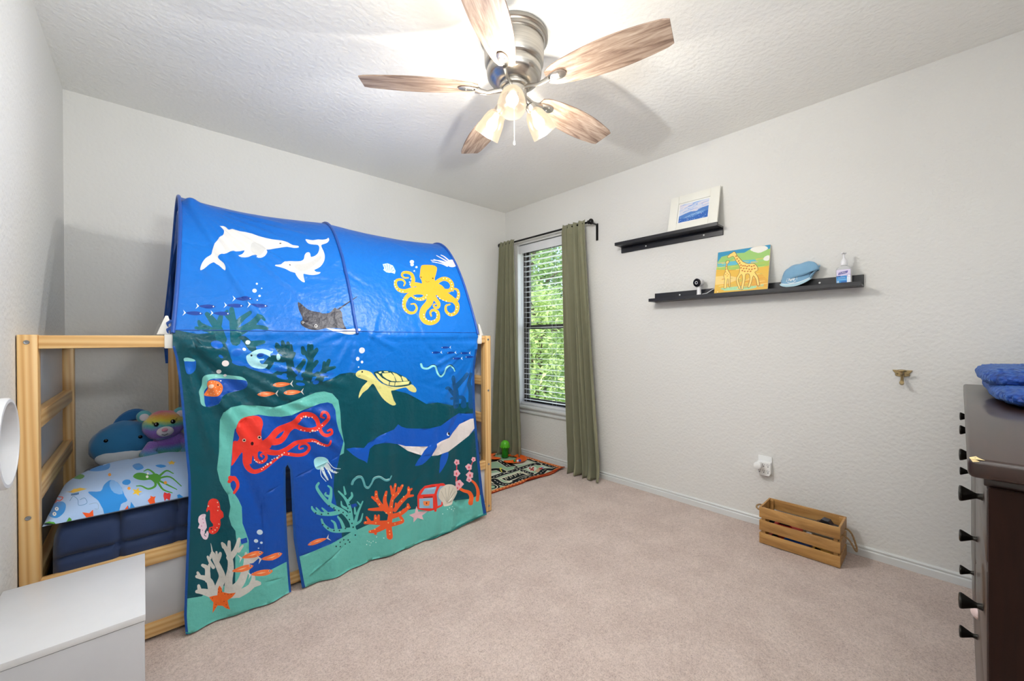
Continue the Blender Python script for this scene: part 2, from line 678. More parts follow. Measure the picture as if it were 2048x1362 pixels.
# left wall (a degree out of square)
mb = MB()
def lx(y): return XLB+(XLF-XLB)*(YB-y)/(YB-YN)
ya, yb = YB, -2.05
mb._add([(lx(ya), ya, -.02), (lx(yb), yb, -.02), (-.55, yb, -.02), (-.55, ya, -.02), (lx(ya), ya, H), (lx(yb), yb, H), (-.55, yb, H), (-.55, ya, H)],
        [(0, 1, 2, 3), (4, 7, 6, 5), (0, 4, 5, 1), (1, 5, 6, 2), (2, 6, 7, 3), (3, 7, 4, 0)])
struct('wall_left', mb, M_wall)
# right wall with the window opening
WY0, WY1, WZ0, WZ1 = 2.11, 2.905, .485, 2.075
mb = MB()
yc = [YN-.05, WY0, WY1, YB+.12]; zc = [-.02, WZ0, WZ1, H]
def quadwall(x, flip):
    vs = [(x, y, z) for y in yc for z in zc]
    fs = []
    for i in range(3):
        for j in range(3):
            if i == 1 and j == 1: continue
            q = (i*4+j, (i+1)*4+j, (i+1)*4+j+1, i*4+j+1)
            fs.append(q if flip else tuple(reversed(q)))
    return vs, fs
v1, f1 = quadwall(XR, False); v2, f2 = quadwall(XR+.14, True)
fs = f1+[tuple(i+16 for i in q) for q in f2]
def vi(i, j): return i*4+j
for a, b in (((1, 1), (2, 1)), ((2, 1), (2, 2)), ((2, 2), (1, 2)), ((1, 2), (1, 1))):
    fs.append((vi(*a), vi(*b), vi(*b)+16, vi(*a)+16))
for a, b in (((0, 0), (3, 0)), ((3, 0), (3, 3)), ((3, 3), (0, 3)), ((0, 3), (0, 0))):
    fs.append((vi(*a), vi(*b), vi(*b)+16, vi(*a)+16))
mb._add(v1+v2, fs)
struct('wall_right', mb, M_wall)
# wall on the camera's side and the little hallway behind the doorway
struct('wall_front', MB().box((1.0, YN-.12, -.02), (XR, YN, H)).box((-.40, YN-.12, 2.08), (1.0, YN, H)), M_wall)
struct('wall_hall', MB().box((1.15, -2.05, -.02), (1.25, YN-.12, H)).box((-.45, -2.15, -.02), (1.25, -2.05, H)), M_wall)

# baseboards: flat board with a stepped, rounded top
def baseboard(name, p0, p1, nrm):
    p0, p1, nrm = Vector(p0), Vector(p1), Vector(nrm)
    prof = [(0, -.01), (.014, -.01), (.014, .030), (.0115, .0335), (.0075, .0345), (.0075, .0385), (.011, .041), (.011, .046), (.007, .051), (0, .052)]
    vs = [p+nrm*a+Vector((0, 0, z)) for p in (p0, p1) for a, z in prof]
    n = len(prof)
    fs = [(i, (i+1) % n, n+(i+1) % n, n+i) for i in range(n)]+[tuple(range(n)), tuple(range(2*n-1, n-1, -1))]
    m = MB()._add(vs, fs)
    return struct(name, m, M_trim)
baseboard('baseboard_right', (XR, YN, 0), (XR, YB, 0), (-1, 0, 0))
baseboard('baseboard_back', (XLB, YB, 0), (XR, YB, 0), (0, -1, 0))
baseboard('baseboard_left', (lx(YB), YB, 0), (lx(YN), YN, 0), (1, 0, 0))

# ------------------------------------------------------------------ window
M_bronze = plain('dark_bronze_frame', '#4a4744', .45, .3)
M_vinyl = plain('white_vinyl', '#e6e7ea', .35)
win = thing('window_1', None, None, (XR+.1, 2.46, WZ0))
win['kind'] = 'structure'
fr = MB()
X0, X1 = XR+.085, XR+.135
fr.box((X0, WY0, WZ0), (X1, WY0+.035, WZ1), .003).box((X0, WY1-.035, WZ0), (X1, WY1, WZ1), .003)
fr.box((X0, WY0, WZ1-.035), (X1, WY1, WZ1), .003).box((X0, WY0, WZ0), (X1, WY1, WZ0+.03), .003)
fr.build('window_frame', M_bronze, win)
def sash(z0, z1, dx, nm):
    m = MB()
    a, b = WY0+.035, WY1-.035
    m.box((X0+dx, a, z0), (X0+dx+.022, a+.03, z1), .002).box((X0+dx, b-.03, z0), (X0+dx+.022, b, z1), .002)
    m.box((X0+dx, a, z0), (X0+dx+.022, b, z0+.035), .002).box((X0+dx, a, z1-.035), (X0+dx+.022, b, z1), .002)
    s_ = m.build(nm, M_bronze, win)
    gl = MB().box((X0+dx+.009, a+.03, z0+.035), (X0+dx+.013, b-.03, z1-.035))
    gl.build('pane', M_glass, s_)
a = N('window_glass')
tr = a.n('ShaderNodeBsdfTransparent'); gs = a.n('ShaderNodeBsdfGlossy', Roughness=.02)
mx = a.n('ShaderNodeMixShader'); mx.inputs[0].default_value = .06
a.l(tr.outputs[0], mx.inputs[1]); a.l(gs.outputs[0], mx.inputs[2])
a.l(mx.outputs[0], a.t.nodes['Material Output'].inputs[0])
M_glass = a.m
sash(WZ0+.03, 1.275, .0, 'sash')
sash(1.235, WZ1-.035, .024, 'sash')
# returns of the opening
rt = MB()
rt.box((XR+.001, WY1-.006, WZ0), (X0, WY1+.0, WZ1)).box((XR+.001, WY0, WZ0), (X0, WY0+.006, WZ1)).box((XR+.001, WY0, WZ1-.006), (X0, WY1, WZ1))
rt.build('jamb', M_trim, win)
# stool and apron
st = MB()
st.box((XR-.035, WY0-.06, WZ0-.022), (X0+.005, WY1+.06, WZ0+.002), .006, seg=2)
st.build('window_sill', M_trim, win)
ap = MB()
prof = [(0, 0), (.008, 0), (.016, .012), (.016, .022), (.010, .028), (.010, .036), (.018, .044), (.022, .052), (0, .052)]
n = len(prof)
vs = [(XR-a_, y, WZ0-.074+z) for y in (WY0-.05, WY1+.05) for a_, z in prof]
ap._add(vs, [(i, (i+1) % n, n+(i+1) % n, n+i) for i in range(n)]+[tuple(range(n)), tuple(range(2*n-1, n-1, -1))])
ap.build('apron', M_trim, win)

# horizontal blind, slats open
bl = thing('window_blind', 'white horizontal slat blind lowered with open slats in the window', 'blind', (XR+.04, 2.46, WZ1-.01))
hb = MB().box((XR+.012, WY0+.012, WZ1-.09), (XR+.024, WY1-.012, WZ1-.012), .003).box((XR+.024, WY0+.012, WZ1-.055), (XR+.070, WY1-.012, WZ1-.012), .002)
hb.build('valance', M_vinyl, bl)
smesh = None
nsl = 29
ztop, zbot = WZ1-.12, WZ0+.055
tilt = R_(-2)
for i in range(nsl):
    z = ztop+(zbot-ztop)*i/(nsl-1)
    c = Vector((XR+.045, 2.4675, z))
    if smesh is None:
        m = MB()
        prof = [(-.024, 0), (-.012, .0022), (0, .003), (.012, .0022), (.024, 0), (.012, .0005), (0, .0012), (-.012, .0005)]
        k = len(prof)
        vs = [(a_*math.cos(tilt)-b_*math.sin(tilt), y, a_*math.sin(tilt)+b_*math.cos(tilt)) for y in (-(WY1-WY0)/2+.018, (WY1-WY0)/2-.018) for a_, b_ in prof]
        m._add(vs, [(q, (q+1) % k, k+(q+1) % k, k+q) for q in range(k)]+[tuple(range(k)), tuple(range(2*k-1, k-1, -1))], True)
        o = m.build('slat', M_vinyl, bl, local=True, sharp=50)
        smesh = o.data
        o.location = MW[bl.name].inverted()@c
    else:
        sub('slat', smesh, M_vinyl, bl, Matrix.Translation(MW[bl.name].inverted()@c))
br = MB().box((XR+.022, WY0+.016, zbot-.052), (XR+.068, WY1-.016, zbot-.028), .004, seg=2)
br.build('bottom_rail', M_vinyl, bl)
for y in (2.80, 2.46, 2.13):
    m = MB()
    for dx in (.018, .072):
        m.tube([(XR+dx, y, ztop+.06), (XR+dx, y, zbot-.03)], .0009, 5)
    for i in range(nsl):
        z = ztop+(zbot-ztop)*i/(nsl-1)
        m.tube([(XR+.018, y+.003, z-.002), (XR+.072, y+.003, z-.002)], .0007, 4)
    m.build('ladder_cord', M_vinyl, bl)
MB().tube([(XR+.014, 2.86, WZ1-.06), (XR+.010, 2.86, 1.35)], .0035, 8).build('tilt_wand', M_vinyl, bl)

# ------------------------------------------------------------------ curtain rod
M_black = plain('matte_black_metal', '#1a1919', .4, .5)
rod = thing('curtain_rod', 'black metal curtain rod on wall brackets above the window', 'curtain rod', (2.68, 2.45, 2.08))
MB().tube([(2.68, 3.04, 2.088), (2.68, 1.99, 2.088)], .0085, 12).build('rod', M_black, rod)
for y in (3.045, 1.985):
    s_ = -1 if y < 2.5 else 1
    m = MB()
    m.lathe([(0, 0), (.012, .001), (.016, .006), (.012, .011), (.015, .016), (.022, .026), (.024, .036), (.019, .046), (.008, .053), (0, .054)], 16,
            Matrix.Translation((2.68, y, 2.088))@Matrix.Rotation(R_(90)*(1 if s_ < 0 else -1), 4, 'X'))
    m.build('finial', M_black, rod)
for y in (1.945, 3.02):
    m = MB()
    m.box((XR-.006, y-.011, 1.945), (XR, y+.011, 2.085), .002)
    m.box((2.668, y-.008, 2.071), (XR-.003, y+.008, 2.078), .001)
    m.tube([(2.668+.012*math.cos(t)+.012, y, 2.088+.013*math.sin(t)) for t in np.linspace(R_(150), R_(390), 12)], .003, 6)
    m.build('bracket', M_black, rod)

# ------------------------------------------------------------------ curtains
M_curt = fabric('olive_curtain', '#86856c', .85, 600, .25, .15, '#7b7a60')
M_liner = fabric('white_liner', '#e4e4e4', .8, 600, .15, .1)
def curtain(name, label, ytop, ybot, seed, folds, depth=(.016, .034), liner=None, spread=0):
    t = thing(name, label, 'curtain', (2.68, (ybot[0]+ybot[1])/2, .01), group='olive curtains at the window')
    rr = random.Random(seed)
    ph = rr.uniform(0, 6)
    nu, nv = 170, 90
    g = []
    for i in range(nu+1):
        u = i/nu
        row = []
        for j in range(nv+1):
            v = j/nv          # 0 top, 1 bottom
            z = 2.112-(2.112-.006)*v
            e = v**1.1
            y0 = ytop[0]+(ybot[0]-ytop[0])*e; y1 = ytop[1]+(ybot[1]-ytop[1])*e
            uu = u+.012*math.sin(u*23+seed)
            A = depth[0]+(depth[1]-depth[0])*min(1, v*1.5)
            w1 = 2*abs(math.sin(uu*folds*math.pi+ph+.3*math.sin(v*3+seed)))**.65-1.15
            w2 = math.sin(uu*folds*1.63*2*math.pi+ph*2+v*1.2)
            top = math.exp(-v*14)
            x = 2.668-A*(.9*w1+.35*w2*(1-.4*v))*(1-.35*top)+.006*top*math.sin(uu*folds*4.3*math.pi)
            # rod pocket
            if v < .035: x = 2.68+(x-2.68)*(.45+.55*v/.035)-.003
            # break at the floor
            x -= spread*v**1.3*u
            k = max(0, (v-.93)/.07)
            x -= .022*k*k*(1+.6*math.sin(u*17+seed))
            x += .006*noise.noise(Vector((u*5, v*26, seed)))*max(0, (v-.7)/.3)
            y = y0+(y1-y0)*u+.010*math.cos(uu*folds*2*math.pi+ph)*(.4+.6*v)
            z += .004*math.sin(u*folds*6+seed)*(1-v) if v < .03 else 0
            row.append((min(x, 2.733), min(y, 3.072), max(z+.003*k*math.sin(u*31), .004)))
        g.append(row)
    MB().sheet(g).build('panel', M_curt, t, solid=.0022, recalc=False)
    hem = [[(p[0]-.0025, p[1], p[2]) for p in (row[0], row[1], row[2], row[3])] for row in g]
    # stitched line of the rod pocket
    MB().tube([(row[4][0]-.0022, row[4][1], row[4][2]) for row in g], .0011, 5).build('pocket_stitching', M_curt, t)
    if liner:
        gl = []
        for i in range(13):
            u = i/12
            row = []
            for j in range(61):
                v = j/60
                e = v**1.1
                y1 = ytop[1]+(ybot[1]-ytop[1])*e
                wdt = .006+.056*max(0, (v-.25)/.75)**1.4*(1-.55*max(0, (v-.93)/.07))
                row.append((2.668+.028*u+.004*math.sin(v*19)*u, min(y1+liner[0]+wdt*u, 3.06), 2.09-(2.09-.012)*v))
            gl.append(row)
        MB().sheet(gl).build('liner', M_liner, t, solid=.0015, recalc=False)
    return t
curtain('curtain', 'olive green curtain panel on the left of the window by the corner', (2.852, 3.062), (2.745, 3.066), 3, 4.3, (.024, .042), spread=.115)
curtain('curtain', 'long olive curtain panel right of the window with white lining showing', (2.004, 2.238), (1.845, 2.165), 8, 4.2, (.026, .046), liner=(.001,))

# ================================================================== outdoors
M_lawn = plain('lawn', '#7f9a4a', .95, 0, (30, .8, .05))
struct('lawn', MB().box((XR+1.2, -14, -.6), (30, 26, -.45)), M_lawn)
def leafmat(name, c1, c2, tr=.45):
    a = N(name)
    v = a.coord()
    n1 = a.n('ShaderNodeTexNoise', Scale=1.7, Detail=3.0)
    a.l(v, n1.inputs['Vector'])
    col = a.ramp([(.35, c1), (.65, c2)], n1.outputs[0])
    a.l(col, a.b.inputs['Base Color']); a.set(Roughness=.55)
    t_ = a.n('ShaderNodeBsdfTranslucent'); a.l(col, t_.inputs[0])
    m = a.n('ShaderNodeMixShader'); m.inputs[0].default_value = tr
    a.l(a.b.outputs[0], m.inputs[1]); a.l(t_.outputs[0], m.inputs[2])
    a.l(m.outputs[0], a.t.nodes['Material Output'].inputs[0])
    return a.m
M_leaf = [leafmat('leaf_light', '#a9c878', '#dbe9a4'), leafmat('leaf_mid', '#7ea662', '#b4cf86'), leafmat('leaf_deep', '#4d7a48', '#84a869')]
M_bark = grain('bark', [(.3, '#4a3c32'), (.7, '#7d6a5a')], 3, 2, .9, .6)
def tree(label, base, hgt, crown, seed, mat, nleaf, size):
    t = thing('tree', label, 'tree', base, group='trees seen through the window')
    rr = random.Random(seed)
    b = Vector(base)
    m = MB()
    m.tube([b, b+Vector((.05, .04, hgt*.3)), b+Vector((-.03, .08, hgt*.6)), b+Vector((.02, .0, hgt*.85))], [.14, .11, .08, .04], 8)
    ends = []
    for k in range(14):
        z = hgt*rr.uniform(.15, .8); a_ = rr.uniform(0, 6.28)
        r = crown*rr.uniform(.6, .95)
        e = b+Vector((math.cos(a_)*r, math.sin(a_)*r, z+rr.uniform(.1, .8)))
        m.tube([b+Vector((0, .05, z)), (b+Vector((0, 0, z))+e)/2+Vector((0, 0, .1)), e], [.04, .025, .01], 6)
        ends.append(e)
    m.build('trunk', M_bark, t)
    cl = []
    for k in range(150):
        a_ = rr.uniform(0, 6.28); r = crown*math.sqrt(rr.random()); z = rr.uniform(.02, 1)
        rad = math.sin(math.pi*min(1, z*.9+.1))**.4
        cl.append(b+Vector((math.cos(a_)*r*rad, math.sin(a_)*r*rad, hgt*z)))
    vs = []; fs = []
    for k in range(nleaf):
        c = rr.choice(cl)+Vector([rr.gauss(0, .17) for _ in range(3)])
        c.z = max(c.z, -.4)
        q = Euler((rr.uniform(-1.2, 1.2), rr.uniform(-1.2, 1.2), rr.uniform(0, 6.28))).to_matrix()
        s_ = size*rr.uniform(.6, 1.3)
        o = len(vs)
        for p in ((0, -1, 0), (.42, -.1, .08), (0, 1, -.1), (-.42, -.1, .08)):
            vs.append(c+q@(Vector(p)*s_))
        fs.append((o, o+1, o+2)); fs.append((o, o+2, o+3))
    f_ = MB()._add(vs, fs, False).build('foliage', mat, t, recalc=False)
    f_['kind'] = 'stuff'
tree('bright green leafy tree filling the lower part of the window view', (5.3, 5.0, -.45), 2.3, .95, 4, M_leaf[0], 9000, .055)
tree('mid green tree behind the bright green one in the window view', (7.9, 7.7, -.45), 4.9, 1.6, 5, M_leaf[1], 15000, .06)
tree('yellow green tree standing right of the others outside', (8.3, 4.1, -.45), 4.2, 1.5, 6, M_leaf[0], 9000, .065)
tree('dark green tree in the far background outside', (11.6, 11.6, -.45), 7.0, 2.6, 7, M_leaf[2], 16000, .09)
tree('dark green tree in the background at the right outside', (12.4, 6.6, -.45), 6.5, 2.3, 9, M_leaf[2], 12000, .095)

# ================================================================== bed
PX_, PY_, PZ_ = pine(0), pine(1), pine(2)
M_panel = plain('bed_panel_white', '#d3d5da', .3)
M_bolt = plain('bolt_steel', '#9a9da2', .3, .9)
M_plastic_white = plain('white_plastic', '#e8e6e0', .4)
BX0, BX1, BY0, BY1, BZ = -.2880, 1.691, 2.04, 3.03, 1.16
bed = thing('bed', 'pine bed frame with pale side panels, standing along the back wall', 'bed', (.70, 2.53, 0))
def bbox(name, lo, hi, mat, label=None, bev=.003, par=None):
    o = MB().box(lo, hi, bev, seg=2).build(name, mat, par or bed)
    return o
pw, pd = .045, .050
for (x, y) in ((BX0-.013, BY0), (BX1-pw, BY0), (BX0-.013, BY1-pd), (BX1-pw, BY1-pd)):
    bbox('post', (x, y, .004), (x+pw, y+pd, BZ), PZ_)
XL = BX0-.013+pw
# long rails (front and back): top, mattress and floor rails
for y0, y1 in ((BY0+.004, BY0+.034), (BY1-.034, BY1-.004)):
    for z0, z1 in ((1.113, 1.158), (.286, .342), (.012, .064)):
        bbox('long_rail', (XL, y0, z0), (BX1-pw, y1, z1), PX_)
# end rails
for x0 in (BX0-.006, BX1-.040):
    for z0, z1 in ((1.113, 1.158), (.835, .893), (.585, .645), (.286, .342), (.012, .064)):
        bbox('end_rail', (x0, BY0+pd, z0), (x0+.032, BY1-pd, z1), PY_)
# panels
for x0 in (BX0-.012, BX1-.007):
    bbox('end_panel', (x0, BY0+pd, .06), (x0+.005, BY1-pd, 1.118), M_panel, bev=.001)
for y0 in (BY0+.016, BY1-.010):
    bbox('side_panel', (XL, y0, .06), (BX1-pw, y0+.005, .292), M_panel, bev=.001)
# back uprights
for x in (.105, 1.24):
    bbox('upright', (x, BY1-.052, .34), (x+.044, BY1-.034, 1.113), PZ_)
# bolts
def bolt(x, y, z, par):
    m = MB()
    M = Matrix.Translation((x, y, z))@Matrix.Rotation(R_(90), 4, 'X')
    m.lathe([(0, .0005), (.0028, .0005), (.0032, .0022), (.0062, .0026), (.0072, .0012), (.0072, 0)], 16, M)
    m.build('bolt', M_bolt, par)
for z in (1.135, .558, .315, .04):
    bolt(BX0+.008, BY0, z, bed)
    bolt(BX1-pw/2, BY0, z if z != .558 else .8, bed)
# slats under the mattress
for i in range(12):
    x = BX0+.12+i*.145
    bbox('bed_slat', (x, BY0+.036, .27), (x+.07, BY1-.036, .285), PY_, bev=.001)

# ------------------------------------------------------------------ mattress under a quilted navy cover
M_navy = fabric('navy_quilt', '#12305f', .75, 500, .2, .35, '#0c2347')
mt = thing('mattress', 'mattress under a quilted navy blue bed cover', 'mattress', (.68, 2.53, .286))
g = []
x0, x1, y0, y1, z0, z1 = BX0+.055, BX1-.062, BY0+.040, BY1-.045, .290, .480
nu, nv = 190, 110
def quilt_z(x, y):
    qx = abs(((x-x0)/.165) % 1-.5)*2; qy = abs(((y-y0)/.165) % 1-.5)*2
    q = min(1, (1-qx)*6)*min(1, (1-qy)*6)
    return .020*q**.6+.008*noise.noise(Vector((x*5, y*5, 1)))
prof = []
r = .05
def ring(u):
    return u
# cross-section in (y,z) running front-bottom -> top -> back-bottom
sec = [(y0, z0), (y0-.004, z0+.06), (y0-.003, z1-r)]
for t in np.linspace(0, 90, 6)[1:]: sec.append((y0+r-r*math.cos(R_(t)), z1-r+r*math.sin(R_(t))))
for k in range(1, 40): sec.append((y0+r+(y1-y0-2*r)*k/40, z1))
for t in np.linspace(0, 90, 6): sec.append((y1-r+r*math.sin(R_(t)), z1-r+r*math.cos(R_(t))))
sec.append((y1, z0))
sec2 = []
for a_, b_ in zip(sec, sec[1:]):
    d = math.hypot(b_[0]-a_[0], b_[1]-a_[1]); n_ = max(1, int(d/.012))
    for k in range(n_): sec2.append((a_[0]+(b_[0]-a_[0])*k/n_, a_[1]+(b_[1]-a_[1])*k/n_))
sec2.append(sec[-1])
s_acc = [0]
for a_, b_ in zip(sec2, sec2[1:]): s_acc.append(s_acc[-1]+math.hypot(b_[0]-a_[0], b_[1]-a_[1]))
for i in range(nu+1):
    x = x0+(x1-x0)*i/nu
    e = min(1, min(i, nu-i)/6); e = math.sqrt(1-(1-e)**2)
    row = []
    for (yy, zz), s_ in zip(sec2, s_acc):
        q = quilt_z(x, s_)
        cy, cz = (y0+y1)/2, (z0+z1)/2
        k = .97+.03*e
        ddx = -1 if yy < y0+.03 else (1 if yy > y1-.03 else 0)
        row.append((x, cy+(yy-cy)*k+ddx*q*.8, z0+(zz-z0)*(.86+.14*e)+(q if zz > z1-.04 else 0)))
    g.append(row)
mb = MB().sheet(g)
for row in (g[0], g[-1]):
    mb._add([(p[0], p[1], p[2]) for p in row], [tuple(range(len(row)))], False)
mb.build('quilted_cover', M_navy, mt, sharp=70)

# ------------------------------------------------------------------ pillow with a sea-animal print
M_pprint = printed_mat('pillow_print', .8, (300, .15, .001), .2, .3)
PA = Art()
def pil_plane(px):
    # pillow's top lies about on a plane that rises to the back
    d = ray(px)
    n_ = np.array([0, -.23, 1.0]); c = np.array([0, 2.06, .525])
    t = ((c-CC)@n_)/(d@n_)
    P = CC+d*t[:, None]
    return P[:, :2]
PA.frame(60, 790, 4.394)
B1, GR, OR, RD, YL, LB = '#2f8fe0', '#4f9b35', '#ee5a22', '#e2393b', '#f0c43c', '#7fb2ea'
PA.poly(GR, [(905, 715), (940, 685), (1000, 685), (1050, 700), (1110, 690), (1150, 720), (1140, 760), (1100, 775), (1060, 745), (1000, 750), (940, 740)], 3)
for p_, w_ in (([(1100, 740), (1090, 690), (1040, 655), (1000, 670)], 22), ([(1100, 750), (1100, 800), (1040, 825), (980, 800), (935, 800)], 24), ([(1120, 760), (1170, 830), (1250, 860)], 22),
             ([(1130, 750), (1210, 790), (1290, 830)], 18), ([(1140, 710), (1200, 665), (1260, 690)], 20), ([(1130, 730), (1230, 720), (1330, 800)], 18)):
    PA.stroke(GR, p_, w_, 8)
PA.dot('#ffffff', 1030, 718, 12); PA.dot('#ffffff', 1035, 690, 10)
PA.poly(B1, [(512, 850), (620, 845), (650, 790), (715, 745), (790, 790), (830, 880), (855, 930), (800, 960), (765, 1040), (690, 1055), (640, 1000), (600, 930), (550, 890)], 3)
PA.poly(LB, [(715, 745), (790, 790), (815, 870), (740, 860), (700, 800)], 2)
PA.poly(B1, [(165, 1000), (215, 950), (280, 935), (315, 965), (300, 1030), (240, 1080), (180, 1070), (158, 1040)], 3)
PA.dots('#ffffff', [(235, 1000), (215, 1045)], 17); PA.dots(B1, [(235, 1000), (215, 1045)], 6)
def star(A, col, cx, cy, r, rot=0, k=.42, sq=1.0):
    A.poly(col, [(cx+(r if i % 2 == 0 else r*k)*math.sin(rot+i*math.pi/5), cy-sq*(r if i % 2 == 0 else r*k)*math.cos(rot+i*math.pi/5)) for i in range(10)])
star(PA, OR, 535, 1055, 88, .2, .38, .55); star(PA, YL, 940, 850, 48, .3, .45, .8); star(PA, YL, 1245, 595, 40, 0, .5, .5)
PA.poly(OR, [(1035, 925), (1060, 900), (1055, 885), (1085, 895), (1105, 890), (1095, 915), (1105, 940), (1070, 960), (1038, 950)], 2)
PA.poly(RD, [(1172, 890), (1180, 855), (1205, 865), (1228, 860), (1235, 890), (1215, 915), (1185, 912)], 2)
PA.poly(B1, [(810, 765), (835, 745), (875, 745), (885, 770), (860, 790), (820, 785)], 2)
PA.poly(B1, [(860, 985), (900, 960), (970, 968), (1000, 990), (940, 1005), (880, 1010)], 2)
PA.poly(OR, [(815, 1000), (860, 980), (850, 1010), (820, 1020)]); PA.poly(OR, [(1250, 935), (1310, 930), (1300, 950), (1260, 950)])
PA.poly(B1, [(1290, 880), (1340, 870), (1360, 895), (1310, 910)], 2)
PA.stroke('#4c7fb8', [(350, 930), (380, 890), (420, 920), (430, 970), (500, 950), (480, 905), (440, 920)], 4)
PA.stroke('#8ba0b8', [(520, 960), (590, 950), (600, 1000), (570, 1000)], 3)
PA.poly('#3a6fa8', [(360, 868), (430, 855), (430, 872), (360, 885)]); PA.poly(YL, [(310, 850), (440, 815), (500, 825), (380, 860)])
PA.poly(GR, [(110, 1140), (170, 1110), (240, 1130), (210, 1165), (120, 1165)], 2); PA.poly(GR, [(270, 1145), (320, 1110), (345, 1075), (365, 1100), (350, 1130), (300, 1155)], 2)
PA.stroke(RD, [(170, 960), (220, 920), (260, 930), (290, 900), (250, 895)], 9)
PA.poly(RD, [(180, 950), (200, 925), (240, 925), (220, 950)], 2)
PA.dots('#e99a3a', [(1190, 770), (870, 820), (700, 700)], 14); PA.poly(B1, [(1100, 620), (1150, 610), (1200, 625), (1150, 640)], 2)
# seen again further back on the cloth
PA.poly(B1, [(480, 640), (560, 600), (640, 620), (700, 600), (690, 650), (600, 670), (520, 665)], 3)
PA.poly(GR, [(360, 720), (420, 690), (480, 710), (440, 740)], 3); star(PA, OR, 700, 520, 50, .4, .4, .5); PA.poly(YL, [(820, 540), (880, 520), (930, 540), (880, 565)], 3)
star(PA, RD, 350, 600, 40, .1, .4, .5); PA.poly(B1, [(900, 620), (960, 600), (1000, 640), (940, 660)], 3)
px0, px1, py0, py1 = -.252, .300, 2.058, 2.615
def pil_xyz(uv):
    x, y = uv[:, 0], uv[:, 1]
    u = (x-px0)/(px1-px0)*2-1; v = (y-py0)/(py1-py0)*2-1
    h = np.clip((1-np.abs(u)**2.6)*(1-np.abs(v)**2.4), 0, 1)**.55
    z = .500+.015+.06*(v+1)/2*0+.105*h+.0*u
    nz = np.array([noise.noise(Vector((a*7, b*7, 4)))*.012+noise.noise(Vector((a*19, b*19, 8)))*.004 for a, b in uv])
    z = z+nz*h
    # the front edge hangs a little over the mattress edge
    return np.stack([x+.012*u*h*0, y, z], 1)
def pil_top_px(px):
    uv = pil_plane(px)
    for _ in range(40):          # settle on the puffed surface
        z = pil_xyz(np.clip(uv, [px0, py0], [px1, py1]))[:, 2]
        d = ray(px); t = (z-CH)/d[:, 2]
        uv = uv*.8+(CC+d*t[:, None])[:, :2]*.2
    return uv
def rrect(x0, y0, x1, y1, r, n=5):
    out = []
    for cx, cy, a0 in ((x1-r, y1-r, 0), (x0+r, y1-r, 90), (x0+r, y0+r, 180), (x1-r, y0+r, 270)):
        for k in range(n+1):
            t = R_(a0+90*k/n); out.append((cx+r*math.cos(t), cy+r*math.sin(t)))
    return out
pil = thing('pillow', 'light blue pillow printed with sea animals at the head of the bed', 'pillow', (.03, 2.38, .49))
po = rrect(px0, py0, px1, py1, .03)
pt = printed('pillowcase', po, PA, .014, pil_xyz, lambda c: proj(pil_xyz(c)), pil_top_px, '#a9c6ee', M_pprint, pil)
# underside
M_pcase = fabric('pillow_back', '#a9c6ee', .8)
def pil_low(x, y):
    u = (x-px0)/(px1-px0)*2-1; v = (y-py0)/(py1-py0)*2-1
    return .515-.022*max(0, (1-abs(u)**3)*(1-abs(v)**3))**.5
g = [[(px0+(px1-px0)*i/30, py0+(py1-py0)*j/36, pil_low(px0+(px1-px0)*i/30, py0+(py1-py0)*j/36)) for j in range(37)] for i in range(31)]
MB().sheet(g).build('underside', M_pcase, pil)

# ------------------------------------------------------------------ soft toys on the bed
def fur(name, stops, axis=2, lo=0, hi=1, scale=260):
    a = N(name)
    c = a.n('ShaderNodeTexCoord')
    sp = a.n('ShaderNodeSeparateXYZ'); a.l(c.outputs['Object'], sp.inputs[0])
    nz = a.n('ShaderNodeTexNoise', Scale=14.0, Detail=3.0); a.l(c.outputs['Object'], nz.inputs['Vector'])
    mr = a.n('ShaderNodeMapRange'); mr.inputs['From Min'].default_value = lo; mr.inputs['From Max'].default_value = hi
    a.l(sp.outputs[axis], mr.inputs[0])
    ad = a.n('ShaderNodeMath', operation='MULTIPLY_ADD'); a.l(nz.outputs[0], ad.inputs[0]); ad.inputs[1].default_value = .22
    a.l(mr.outputs[0], ad.inputs[2])
    sb = a.n('ShaderNodeMath', operation='SUBTRACT'); a.l(ad.outputs[0], sb.inputs[0]); sb.inputs[1].default_value = .11
    a.l(a.ramp(stops, sb.outputs[0]), a.b.inputs['Base Color'])
    a.set(Roughness=.95); a.b.inputs['Sheen Weight'].default_value = .6
    n2 = a.n('ShaderNodeTexNoise', Scale=float(scale), Detail=3.0); a.l(c.outputs['Object'], n2.inputs['Vector'])
    a.bump(n2.outputs[0], .9, .006)
    return a.m
RB = [(0, '#d2308a'), (.14, '#f08a3a'), (.27, '#f3df46'), (.40, '#5cc9a8'), (.53, '#8a5fc4'), (.66, '#5cb8c4'), (.78, '#f0dc46'), (.88, '#f58a5a'), (1, '#ee6f9a')]
M_rain = fur('rainbow_fur', [(0, '#5fb7c9'), (.2, '#9a5fc9'), (.42, '#8d6fd0'), (.55, '#54c0b4'), (.68, '#e9e04a'), (.8, '#f6b24a'), (.92, '#f0719a'), (1, '#f07aa0')], 2, -.085, .085)
M_rain2 = fur('rainbow_fur_body', [(0, '#e2358f'), (.2, '#f0883c'), (.36, '#ece04a'), (.52, '#58bd8c'), (.7, '#5c9ad0'), (.85, '#8d5fc4'), (1, '#9a6fd0')], 2, 0, .15)
M_teal = fabric('teal_fur', '#62b9c2', .95, 300, .8, .6)
M_wfur = fabric('white_fur', '#e9e3ea', .95, 300, .6, .5)
M_pink = fabric('pink_nose', '#e99ab0', .6)
M_eye = plain('toy_eye', '#0c0a0c', .15)
def puff(v):
    n_ = 1+.05*noise.noise(v*2.3)+.03*noise.noise(v*6)
    return v*n_
bx, by, bz = .075, 2.69, .655
HD = Vector((bx, by, bz+.055))
